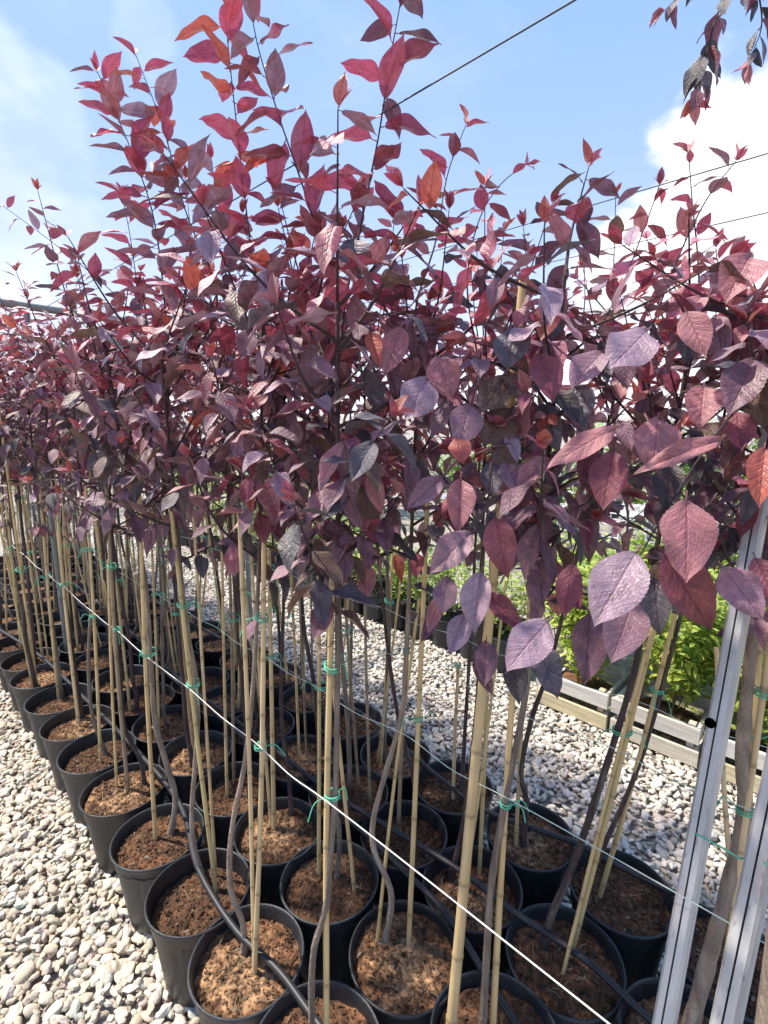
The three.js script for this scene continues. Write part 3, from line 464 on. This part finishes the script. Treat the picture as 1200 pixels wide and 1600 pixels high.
// the large leaves close to the camera: stalk end, tip (both in the photograph's measures), share of width, distance, tint
const BIG = [
  [1073, 778, 1075, 905, 0.66, 0.63, 'rose'], [995, 862, 930, 968, 0.68, 0.62, 'lilac'], [990, 935, 958, 1032, 0.72, 0.66, 'mauve'], [1022, 902, 1028, 988, 0.66, 0.70, 'slate'], [1035, 862, 1118, 985, 0.62, 0.68, 'burgundy'],
  [1128, 885, 1192, 965, 0.72, 0.63, 'mauve'], [922, 958, 918, 1066, 0.64, 0.69, 'plum'], [858, 970, 795, 1036, 0.68, 0.67, 'lilac'], [838, 1002, 872, 1088, 0.64, 0.69, 'slate'], [752, 893, 735, 985, 0.64, 0.72, 'lilac'],
  [738, 832, 672, 892, 0.6, 0.73, 'mauve'], [775, 808, 786, 892, 0.68, 0.71, 'burgundy'], [720, 748, 718, 824, 0.66, 0.75, 'rose'], [692, 745, 638, 792, 0.5, 0.76, 'mauve'], [668, 590, 636, 654, 0.76, 0.77, 'lilac'],
  [682, 556, 706, 608, 0.78, 0.78, 'rose'], [628, 510, 600, 578, 0.56, 0.80, 'rose'], [578, 518, 592, 562, 0.5, 0.80, 'scarlet'], [735, 632, 720, 690, 0.8, 0.76, 'mauve'], [714, 684, 724, 722, 0.7, 0.74, 'scarlet'],
  [1100, 603, 1096, 658, 0.85, 0.74, 'rose'], [1028, 652, 1022, 732, 0.76, 0.72, 'rose'], [958, 703, 942, 788, 0.64, 0.73, 'burgundy'], [965, 668, 868, 712, 0.34, 0.70, 'rose'], [1130, 688, 1022, 706, 0.3, 0.68, 'rose'],
  [1195, 700, 1190, 778, 0.6, 0.62, 'scarlet'], [1012, 516, 955, 572, 0.76, 0.72, 'lilac'], [942, 550, 893, 598, 0.66, 0.73, 'mauve'], [1072, 486, 1102, 548, 0.62, 0.72, 'rose'], [1172, 400, 1142, 452, 0.85, 0.72, 'rose'],
  [843, 552, 866, 622, 0.68, 0.74, 'burgundy'], [806, 512, 792, 568, 0.82, 0.75, 'slate'], [790, 588, 752, 642, 0.66, 0.78, 'bronze'], [798, 640, 756, 694, 0.72, 0.79, 'bronze'], [410, 744, 432, 806, 0.6, 1.0, 'rose'],
  [468, 748, 462, 802, 0.66, 1.0, 'bronze'], [384, 750, 392, 796, 0.5, 1.02, 'scarlet'], [548, 878, 496, 932, 0.5, 0.95, 'mauve'], [572, 878, 572, 938, 0.56, 0.95, 'rose'], [618, 866, 628, 904, 0.5, 0.97, 'scarlet'],
  [552, 374, 558, 428, 0.84, 0.92, 'slate'], [414, 424, 414, 462, 0.95, 1.0, 'lilac'], [760, 1000, 758, 1070, 0.6, 0.72, 'plum'], [800, 1022, 812, 1098, 0.6, 0.71, 'night'], [700, 900, 690, 960, 0.62, 0.74, 'mauve'],
  [760, 925, 818, 985, 0.5, 0.75, 'burgundy'], [725, 960, 705, 1020, 0.66, 0.73, 'lilac'], [688, 930, 670, 985, 0.45, 0.75, 'rose'], [870, 610, 905, 655, 0.6, 0.76, 'night'], [900, 600, 912, 662, 0.72, 0.76, 'slate'],
  [770, 700, 808, 730, 0.6, 0.78, 'bronze'], [858, 718, 808, 752, 0.66, 0.76, 'rose'], [790, 720, 812, 768, 0.76, 0.77, 'mauve'], [768, 720, 772, 772, 0.66, 0.78, 'slate'], [860, 470, 850, 522, 0.6, 0.78, 'scarlet'], [1180, 560, 1140, 640, 0.6, 0.7, 'plum'],
  [896, 880, 880, 960, 0.5, 0.72, 'burgundy'], [1150, 640, 1160, 700, 0.66, 0.74, 'burgundy'], [1048, 720, 1040, 790, 0.6, 0.78, 'night'], [1180, 870, 1215, 940, 0.6, 0.66, 'burgundy'], [890, 905, 905, 950, 0.6, 0.75, 'wine'], [740, 1030, 770, 1080, 0.55, 0.74, 'plum'], [680, 960, 660, 1000, 0.5, 0.78, 'plum'],
];
// leafy side twigs on the camera side of the near crowns
for (let k = 0; k < 30; k++) {
  const end = at(rr(540, 1190), rr(440, 850), rr(0.76, 0.94)), tr = nearestTree(end), root = stemAt(tr.stem, Math.max(1.15, end.y - rr(0.02, 0.12))), mid = root.clone().lerp(end, 0.55).add(V(0, 0.03, 0));
  if (root.distanceTo(end) > 0.5) continue;
  branch(tr, [root, mid, end], 0.0028); leafAlong(tr, [root, mid, end], { gap: 0.021, from: 0.3, droop: [0.35, 1.3], size: [0.056, 0.086], set: ['plum', 'mauve', 'bronze', 'burgundy', 'slate', 'mauve', 'rose', 'plum'] });
}
const bigTwigs = [
  { p: [[1150, 640], [1090, 720], [1010, 850], [985, 895]], d: 0.70 }, { p: [[1000, 960], [940, 990], [880, 975], [850, 985]], d: 0.71 }, { p: [[775, 700], [762, 800], [755, 890], [752, 960]], d: 0.75 }, { p: [[740, 560], [700, 560], [670, 590]], d: 0.79 },
  { p: [[1150, 900], [1110, 800], [1085, 770]], d: 0.7 }, { p: [[880, 640], [800, 720], [760, 740], [700, 745]], d: 0.79 }, { p: [[620, 860], [570, 872], [540, 876]], d: 0.96 }];
for (const b of bigTwigs) {
  const pts = b.p.map(([x, y]) => at(x, y, b.d)), tr = nearestTree(pts[0]), root = stemAt(tr.stem, pts[0].y - 0.03);
  branch(tr, [root, ...pts], 0.0032);
}
for (const [bx, by, tx, ty, wide, depth, tint] of BIG) {
  const a = at(bx, by, depth + 0.012), b = at(tx, ty, depth - 0.02), tr = nearestTree(a), dir = b.clone().sub(a), len = dir.length();
  const face = EYE.clone().sub(a).normalize().addScaledVector(UP, 0.55).addScaledVector(dirRand(), 0.28);
  addLeaf(tr.t, a.clone().addScaledVector(dir, -0.10), dir, face, len * 1.02, tint, Math.floor(rnd() * 6), wide / 0.545);
}

// ---------------------------------------------------------------- strings, pipes, wires, posts
const STRINGLABEL = ['taut white string tied along the stakes of the row beside the cream path', 'thin pale string with green knots along the second row of stakes', 'thin string along the third row of stakes', 'thin string along the stakes of the row beside the white aisle'];
[0.56, 0.815, 1.11, 1.36].forEach((x, r) => {
  const line = trees.filter(q => q.r === r).map(q => q.cT), pts = [V(x + 0.0, 0.885, 0.28)];
  line.forEach((p, j) => { if (j) { const z = (line[j - 1].z + p.z) / 2; pts.push(V(x - 0.008, 0.872 + rr(-0.004, 0.002), z)); } pts.push(V(x + (p.x - x) * 0.15 - 0.012, 0.882 + rr(-0.006, 0.006), p.z + 0.004)); });
  const g = tube(pts, () => r === 0 ? 0.0013 : 0.001, { seg: 5, steps: 220 });
  const o = thing('support_string', STRINGLABEL[r], 'string'); part(o, 'strand', g, r === 0 ? M.string : std([0.55, 0.68, 0.58], 0.7));
});
const PIPES = [
  [[-3.9, 0.47], [-3.26, 0.56], [-2.6, 0.60], [-2.18, 0.62], [-1.61, 0.62], [-1.32, 0.545], [-1.07, 0.53], [-0.9, 0.55], [-0.75, 0.55], [-0.45, 0.56], [0.2, 0.6]],
  [[-4.7, 0.95], [-3.2, 0.97], [-2.32, 0.98], [-1.48, 0.975], [-1.1, 0.99], [-0.85, 0.97], [-0.7, 0.955], [-0.44, 0.86], [-0.2, 0.80], [0.2, 0.8]],
  [[-5.4, 1.08], [-3.5, 1.05], [-2.4, 1.0], [-1.77, 1.02], [-1.29, 1.03], [-0.75, 1.09], [-0.58, 1.09], [-0.37, 1.10], [-0.23, 1.08], [0.2, 1.06]],
  [[-6.1, 1.40], [-4.4, 1.37], [-2.89, 1.39], [-1.96, 1.45], [-1.47, 1.44], [-1.04, 1.36], [-0.83, 1.35], [-0.55, 1.43], [-0.44, 1.44], [-0.25, 1.46], [0.25, 1.5]],
];
['snaking across the row beside the cream path', 'lying on the second row of pots', 'lying on the third row of pots', 'lying on the pots beside the white aisle'].forEach((s, k) => {
  const o = thing('irrigation_pipe', 'black plastic watering pipe ' + s, 'pipe');
  part(o, 'hose', tube(PIPES[k].map(([z, x], i) => V(x, 0.287 + (i % 2) * 0.004, z)), () => 0.0088, { seg: 9, steps: 150 }), M.pipe);
});
[[0.79, -0.02, 'steepest'], [1.505, 0, 'middle'], [1.915, 0, 'lowest']].forEach(([x, , w]) => {
  const o = thing('overhead_wire', `dark trellis wire crossing the sky, the ${w} of the three`, 'wire');
  part(o, 'strand', tube([V(x - 0.01, 2.2, 0.6), V(x, 2.195, -1.4), V(x + 0.02, 2.215, -3.42)], () => 0.0016, { seg: 5, steps: 30 }), M.wire);
});
{ // far trellis frame
  const o = thing('trellis_frame', 'grey-green pipe frame with a crossbar above the far plums', 'trellis', V(1.2, 0, -3.42));
  part(o, 'crossbar', tube([V(-0.75, 2.2, 0.08), V(0.85, 2.2, -0.1)], () => 0.02, { seg: 10, steps: 4 }), M.rail);
  part(o, 'post', tube([V(-0.49, 0, 0.05), V(-0.49, 2.19, 0.05)], () => 0.015, { seg: 10, steps: 4 }), M.rail);
  part(o, 'post', tube([V(0.83, 0, -0.1), V(0.83, 2.19, -0.1)], () => 0.021, { seg: 10, steps: 4 }), M.rail);
}
function channelPost(label, a, b, w, boltAt) {
  const dir = b.clone().sub(a).normalize(), foot = a.clone().addScaledVector(dir, -(a.y + 0.0) / dir.y), top = a.clone().addScaledVector(dir, (2.32 - a.y) / dir.y), len = foot.distanceTo(top);
  const o = thing('steel_post', label, 'post', foot);
  const h = w / 2, lip = w * 0.46, th = 0.0022, s = new THREE.Shape();   // open channel: two lips leave a slot down the face
  const outer = [[-0.0012, h], [-h + 0.004, h], [-h, h - 0.004], [-h, -h + 0.004], [-h + 0.004, -h], [h - 0.004, -h], [h, -h + 0.004], [h, h - 0.004], [h - 0.004, h], [0.0014, h]];
  const innerPts = [[0.0014, h - th], [h - 0.004, h - th], [h - th, h - 0.007], [h - th, -h + 0.007], [h - 0.007, -h + th], [-h + 0.007, -h + th], [-h + th, -h + 0.007], [-h + th, h - 0.007], [-h + 0.004, h - th], [-0.0012, h - th]];
  s.setFromPoints([...outer, ...innerPts].map(p => new THREE.Vector2(...p)));
  const g = new THREE.ExtrudeGeometry(s, { depth: len, bevelEnabled: false, steps: 1 });
  const zAxis = dir, yAxis = EYE.clone().sub(foot.clone().lerp(top, 0.45)); yAxis.addScaledVector(zAxis, -yAxis.dot(zAxis)).normalize(); yAxis.addScaledVector(V(0, 0, 0).crossVectors(yAxis, zAxis), 0.25).normalize();
  const m = new THREE.Matrix4().makeBasis(V(0, 0, 0).crossVectors(yAxis, zAxis), yAxis, zAxis); g.applyMatrix4(m);
  part(o, 'channel', g, M.steel);
  if (boltAt) { const p = boltAt.clone().sub(foot), k = dir.clone().multiplyScalar(p.dot(dir)).addScaledVector(yAxis, h + 0.001); const c = new THREE.CylinderGeometry(0.0075, 0.0085, 0.005, 16); c.rotateX(Math.PI / 2); const bm = new THREE.Matrix4().makeBasis(m.elements.slice(0, 3).length ? V(m.elements[0], m.elements[1], m.elements[2]) : V(1, 0, 0), zAxis, yAxis); c.applyMatrix4(bm); part(o, 'bolt', c, M.bolt, k.addScaledVector(V(m.elements[0], m.elements[1], m.elements[2]), w * 0.3)); }
  return o;
}
channelPost('leaning grey steel channel post with a round bolt, in front of the crates', at(1038, 1600, 0.80), at(1178, 830, 0.86), 0.028, at(1142, 1138, 0.83));
channelPost('wider leaning grey steel channel post at the picture edge, nearest the camera', at(1134, 1600, 0.70), at(1222, 1180, 0.72), 0.030, null);

{ // rough timber at the very edge and the twine strung between it, the posts and the near stem
  const a = at(1238, 1600, 0.60), b = at(1276, 1300, 0.62), d = b.clone().sub(a).normalize(), foot = a.clone().addScaledVector(d, -a.y / d.y), top = a.clone().addScaledVector(d, (2.1 - a.y) / d.y);
  const o = thing('timber_post', 'rough brown timber post at the lower picture corner beside the steel posts', 'post', foot);
  part(o, 'pole', tube(rel([foot, foot.clone().lerp(top, 0.5), top], foot), t => 0.034 + 0.002 * noise.noise(t * 30, 1, 2), { seg: 14, steps: 40, color: barkColor(false) }), M.bark);
  const w = thing('green_twine', 'pale green twine knotted round the steel posts and the near stem', 'twine');
  part(w, 'strand', tube([at(1086, 1302, 0.795), at(1120, 1320, 0.80), at(1160, 1342, 0.83), at(1176, 1328, 0.76), at(1200, 1352, 0.69), at(1230, 1372, 0.68)], () => 0.0017, { seg: 5, steps: 30 }), M.twine);
}

// ---------------------------------------------------------------- crates and green shrubs across the aisle
const boxGeo = (w, h, d) => { const s = new THREE.Shape(), b = 0.003; s.moveTo(-w / 2 + b, -h / 2); s.lineTo(w / 2 - b, -h / 2); s.lineTo(w / 2, -h / 2 + b); s.lineTo(w / 2, h / 2 - b); s.lineTo(w / 2 - b, h / 2); s.lineTo(-w / 2 + b, h / 2); s.lineTo(-w / 2, h / 2 - b); s.lineTo(-w / 2, -h / 2 + b); s.closePath(); const g = new THREE.ExtrudeGeometry(s, { depth: d - 2 * b, bevelEnabled: true, bevelThickness: b, bevelSize: 0.0001, bevelSegments: 1 }); g.translate(0, 0, -d / 2 + b); return g; };
const CRATES = [[-1.08, 'left of the paired thin canes'], [-0.66, 'right behind the paired thin canes'], [-0.24, 'behind the leaning steel posts'], [0.18, 'at the picture edge beyond the steel posts'], [0.60, 'furthest beyond the steel posts']];
const longPlank = boxGeo(0.018, 0.080, 0.40), sidePlank = boxGeo(0.36, 0.080, 0.016), corner = boxGeo(0.03, 0.215, 0.03);
function shrub(owner, O, radius, h0, h1, count, size, set, hang = 0.3) {
  const stems = [];
  for (let k = 0; k < Math.round(5 + radius * 20); k++) {
    const a = rr(0, 6.28), rad = radius * Math.sqrt(rnd()), e = V(O.x + Math.cos(a) * rad, rr(h0 + (h1 - h0) * 0.55, h1), O.z + Math.sin(a) * rad), b = V(O.x + Math.cos(a) * rad * 0.3, h0 - 0.05, O.z + Math.sin(a) * rad * 0.3), m = b.clone().lerp(e, 0.5).add(V(rr(-0.03, 0.03), 0.02, rr(-0.03, 0.03)));
    stems.push(tube(rel([b, m, e], O), t => 0.0035 * (1 - 0.6 * t), { seg: 4, steps: 5, color: () => [0.12, 0.11, 0.05] }));
    const c = new THREE.CatmullRomCurve3([b, m, e]), n = Math.round(count / (5 + radius * 20));
    for (let i = 0; i < n; i++) { const p = c.getPoint(0.25 + 0.75 * Math.pow(rnd(), 0.7)), d = dirRand(); d.y = d.y * 0.5 + 0.25 - rnd() * hang; const q = p.clone().addScaledVector(dirRand(), Math.min(0.11, radius * 0.45) * Math.sqrt(rnd())); addLeaf(owner, q, d, UP.clone().addScaledVector(dirRand(), 0.5), rr(...size), pick(set), undefined, 0.85); }
  }
  part(owner, 'stems', mergeGeometries(stems), M.bark);
}
CRATES.forEach(([z, where], k) => {
  const o = thing('wooden_crate', `weathered whitewashed slatted crate ${where}`, 'crate', V(2.72, 0, z), 'slatted crates along the aisle');
  for (const sx of [-1, 1]) for (const y of [0.050, 0.166]) part(o, 'plank', longPlank, sx < 0 && y < 0.1 ? paintMats[2 + (k % 2)] : paintMats[k % 2], V(sx * 0.175 + rr(-0.002, 0.002), y, rr(-0.003, 0.003)));
  for (const sz of [-1, 1]) for (const y of [0.055, 0.163]) part(o, 'plank', sidePlank, paintMats[(k + 1) % 2], V(0, y, sz * 0.186)).scale.x = 0.92;
  for (const sx of [-1, 1]) for (const sz of [-1, 1]) part(o, 'corner_post', corner, paintMats[(k + sx + 3) % 4], V(sx * 0.148, 0.1075, sz * 0.160));
  part(o, 'soil', soilLow[k % 3], M.soil, V(0, 0.12, 0)).scale.set(1.05, 1, 1.2);
  const s = thing('green_shrub', `leafy yellow-green shrub growing in the crate ${where}`, 'shrub', V(2.74, 0, z), 'green shrubs in the crates');
  shrub(s, V(2.76, 0.0, z), 0.27, 0.15, 0.80, 3200, [0.036, 0.062], ['lime', 'lime', 'lime', 'green', 'lime', 'lime']);
});
// taller shrubs behind the crates
[[3.25, -1.45], [3.3, -0.85], [3.3, -0.25], [3.35, 0.4], [3.9, -0.6], [3.95, 0.2]].forEach(([x, z], k) => {
  const s = thing('green_shrub', `bushy bright shrub behind the crates, ${ORD[k]} of six counted from the black pots`, 'shrub', V(x, 0, z), 'green shrubs behind the crates');
  shrub(s, V(x, 0, z), 0.38, 0.1, rr(0.9, 1.1), 3400, [0.04, 0.07], ['lime', 'lime', 'lime', 'lime', 'green']);
});
// black pots with green shrubs in two ranks along the far side of the aisle
const smallPot = lathe([[0, 0.002], [0.082, 0.002], [0.086, 0.01], [0.104, 0.20], [0.109, 0.222], [0.107, 0.226], [0.103, 0.222], [0.098, 0.19], [0, 0.185]], 22);
for (let k = 0; k < 22; k++) for (let q = 0; q < 2; q++) {
  const x = 2.78 + q * 0.27 + rr(-0.015, 0.015), z = -1.62 - k * 0.245 + rr(-0.012, 0.012); if (q && k > 16) continue;
  const o = thing('potted_shrub', `green shrub in black pot, ${ORD[k]} from the crates in the ${q ? 'back' : 'front'} rank`, 'shrub', V(x, 0, z), 'green shrubs in black pots across the aisle');
  part(o, 'pot', smallPot, potMats[k % 4]);
  shrub(o, V(x, 0, z), 0.13, 0.18, rr(0.55, 0.8) + (k > 6 ? 0.25 : 0), 360, [0.035, 0.055], k % 3 ? ['green', 'lime', 'lime', 'green'] : ['lime', 'lime', 'green', 'cream']);
}
// wire benches with trays
[[4.75, -2.1, 'beside the thin sticks'], [5.3, -1.3, 'behind the big pink leaf'], [4.9, -3.2, 'furthest along behind the black pots']].forEach(([x, z, w], k) => {
  const o = thing('wire_bench', `white wire mesh plant bench ${w}`, 'bench', V(x, 0, z), 'wire plant benches'); o.rotation.y = 0.1 * k;
  const bars = [], L = 1.1, D = 0.7, h = 0.72;
  for (let i = 0; i <= 14; i++) bars.push(tube([V(-D / 2, h, -L / 2 + L * i / 14), V(D / 2, h, -L / 2 + L * i / 14)], () => 0.004, { seg: 4, steps: 1 }));
  for (let i = 0; i <= 9; i++) bars.push(tube([V(-D / 2 + D * i / 9, h + 0.004, -L / 2), V(-D / 2 + D * i / 9, h + 0.004, L / 2)], () => 0.004, { seg: 4, steps: 1 }));
  for (let i = 0; i <= 14; i++) bars.push(tube([V(-D / 2, h - 0.22, -L / 2 + L * i / 14), V(-D / 2, h + 0.1, -L / 2 + L * i / 14)], () => 0.004, { seg: 4, steps: 1 }));
  for (const y of [-0.22, -0.11, 0.1]) bars.push(tube([V(-D / 2, h + y, -L / 2), V(-D / 2, h + y, L / 2)], () => 0.005, { seg: 4, steps: 1 }));
  part(o, 'mesh_top', mergeGeometries(bars), M.whiteWire);
  for (const sx of [-1, 1]) for (const sz of [-1, 1]) part(o, 'leg', tube([V(sx * D / 2, 0, sz * L / 2), V(sx * D / 2, h, sz * L / 2)], () => 0.012, { seg: 6, steps: 1 }), M.whiteWire);
});
[[4.66, -2.3], [4.85, -2.0], [4.7, -1.75], [5.2, -1.5], [5.35, -1.2], [5.2, -0.95], [4.8, -3.4], [5.0, -3.0]].forEach(([x, z], k) => {
  const o = thing('seedling_pot', `small black pot with seedlings on a wire bench, ${ORD[k]} of eight`, 'pot', V(x, 0.73, z), 'seedling pots on the benches'); part(o, 'pot', smallPot, M.tray).scale.set(0.9, 0.7, 0.9);
  const sticks = []; for (let i = 0; i < 7; i++) { const a = V(rr(-0.05, 0.05), 0.1, rr(-0.05, 0.05)); sticks.push(tube([a, a.clone().add(V(rr(-0.05, 0.05), rr(0.2, 0.32), rr(-0.05, 0.05)))], () => 0.004, { seg: 4, steps: 1 })); }
  part(o, 'sticks', mergeGeometries(sticks), M.whiteWire);
  shrub(o, V(x, 0.73, z), 0.07, 0.14, 0.34, 50, [0.03, 0.045], ['lime', 'green', 'cream']);
});
// bushes and trees that close the view
const far = [[6.2, -4.6, 0.9, 1.15], [6.8, -3.2, 0.8, 1.2], [7.0, -1.9, 0.9, 1.25], [7.2, -0.6, 0.8, 1.2], [7.6, 0.7, 0.9, 1.2], [4.9, -5.6, 0.8, 1.1], [4.6, -7.2, 0.8, 1.2], [4.2, -9.0, 0.9, 1.3], [3.4, -10.6, 0.9, 1.4], [2.2, -11.6, 0.9, 1.5], [0.9, -11.5, 0.9, 1.5], [6.0, -6.4, 0.9, 1.25], [-0.3, -10.8, 0.9, 1.4], [-1.5, -10.2, 0.9, 1.4], [8.2, -2.6, 1.0, 1.7], [8.6, -0.9, 1.0, 1.7], [7.6, -4.4, 1.0, 1.7]];
far.forEach(([x, z, r, h], k) => { const s = thing('green_bush', `rounded mid green bush closing the view, ${ORD[k]} of seventeen along the yard edge`, 'bush', V(x, 0, z), 'bushes at the yard edge'); shrub(s, V(x, 0, z), r, 0.1, h, 1700, [0.07, 0.12], ['green', 'lime', 'green', 'deepgreen']); });
{
  const O = V(1.35, 0, -11.2), o = thing('distant_tree', 'hazy purple-brown tree rising behind the far trellis', 'tree', O);
  const trunk = part(o, 'trunk', tube([V(0, 0, 0), V(0.05, 1.2, 0), V(0, 2.6, 0.05), V(0.05, 4.0, 0)], t => 0.09 * (1 - 0.8 * t), { seg: 8, steps: 12, color: barkColor(true) }), M.bark);
  const tr = { t: o, trunk, O, fine: false };
  for (let k = 0; k < 34; k++) { const a = k * 2.4, h = rr(1.8, 4.0), L = rr(0.5, 1.0) * (1.25 - (h - 1.8) / 4), p0 = V(O.x, h, O.z), p2 = p0.clone().add(V(Math.cos(a) * L, L * 0.7, Math.sin(a) * L)), p1 = p0.clone().lerp(p2, 0.5).add(V(0, -0.05, 0)); branch(tr, [p0, p1, p2], 0.014); const c = new THREE.CatmullRomCurve3([p0, p1, p2]); for (let i = 0; i < 26; i++) { const p = c.getPoint(rr(0.3, 1)).addScaledVector(dirRand(), rr(0, 0.25)); addLeaf(o, p, dirRand(), UP.clone().addScaledVector(dirRand(), 0.6), rr(0.06, 0.1), pick(['burgundy', 'mauve', 'plum'])); } }
}

// ---------------------------------------------------------------- leaves that can be picked out become single meshes, the mass behind them one part
{
  const cell = 5, gw = W / cell, gh = H / cell, zb = new Float32Array(gw * gh).fill(1e9), id = new Int32Array(gw * gh).fill(-1);
  const q = V(0, 0, 0);
  leaves.forEach((l, n) => {
    const c = [[0, 0.1], [0.27, 0.45], [0.2, 0.8], [0, 1.1], [-0.2, 0.8], [-0.27, 0.45]].map(([x, y]) => project(q.set(x, y, 0).applyMatrix4(l.m)));
    l.depth = c[3][2]; if (c.some(p => p[2] < 0.15)) { l.px = 0; return; }
    l.px = Math.hypot(c[0][0] - c[3][0], c[0][1] - c[3][1]); l.span = l.size * FOCAL / l.depth;
    let x0 = 1e9, x1 = -1e9, y0 = 1e9, y1 = -1e9; for (const p of c) { x0 = Math.min(x0, p[0]); x1 = Math.max(x1, p[0]); y0 = Math.min(y0, p[1]); y1 = Math.max(y1, p[1]); }
    if (x1 < 0 || y1 < 0 || x0 > W || y0 > H) return;
    const z = (c[0][2] + c[3][2]) / 2;
    for (let j = Math.max(0, Math.floor(y0 / cell)); j <= Math.min(gh - 1, Math.floor(y1 / cell)); j++) for (let i = Math.max(0, Math.floor(x0 / cell)); i <= Math.min(gw - 1, Math.floor(x1 / cell)); i++) {
      const px = (i + 0.5) * cell, py = (j + 0.5) * cell; let s = 0, ok = true;
      for (let k = 0; k < 6; k++) { const a = c[k], b = c[(k + 1) % 6], cr = (b[0] - a[0]) * (py - a[1]) - (b[1] - a[1]) * (px - a[0]); if (cr !== 0) { if (s === 0) s = Math.sign(cr); else if (Math.sign(cr) !== s) { ok = false; break; } } }
      if (ok && z < zb[j * gw + i]) { zb[j * gw + i] = z; id[j * gw + i] = n; }
    }
  });
  const seen = new Map(); for (const n of id) if (n >= 0) seen.set(n, (seen.get(n) || 0) + 1);
  const byOwner = new Map(); leaves.forEach((l, n) => { l.cells = seen.get(n) || 0; if (!byOwner.has(l.owner)) byOwner.set(l.owner, []); byOwner.get(l.owner).push(l); });
  let single = 0, mass = 0; const inv = new THREE.Matrix4(), m = new THREE.Matrix4(), col = lin(1, 1, 1);
  for (const [owner, list] of byOwner) {
    owner.updateMatrixWorld(true); inv.copy(owner.matrixWorld).invert();
    list.sort((a, b) => b.cells - a.cells);
    const keep = list.filter((l, k) => l.cells >= 2 && l.span >= 12 && k < 298), set = new Set(keep);
    for (const l of keep) {
      const geo = l.span > 52 ? leafFine : l.span > 20 ? leafMid : leafLow, o = shade(new THREE.Mesh(geo[l.kind], leafMats[l.tint][Math.floor(rnd() * 3)]));
      o.name = 'leaf'; m.copy(inv).multiply(l.m).decompose(o.position, o.quaternion, o.scale); owner.add(o); single++;
    }
    const rest = list.filter(l => !set.has(l)); if (!rest.length) continue;
    const close = Math.min(...rest.map(l => l.depth > 0 ? l.depth : 9)) < 2.4;
    const im = shade(new THREE.InstancedMesh((close ? leafMid : leafLow)[0], /shrub|bush|seedling/.test(owner.name) ? shrubMany : leafMany, rest.length)); im.name = 'foliage'; im.userData = { kind: 'stuff' };
    rest.forEach((l, k) => { im.setMatrixAt(k, m.copy(inv).multiply(l.m)); const b = rr(0.9, 1.35); col.setRGB(...tints[l.tint].map(x => x * b)); im.setColorAt(k, col); });
    owner.add(im); mass += rest.length;
  }
  console.log('leaves', leaves.length, 'single', single, 'mass', mass);
}
renderer.render(scene, camera);
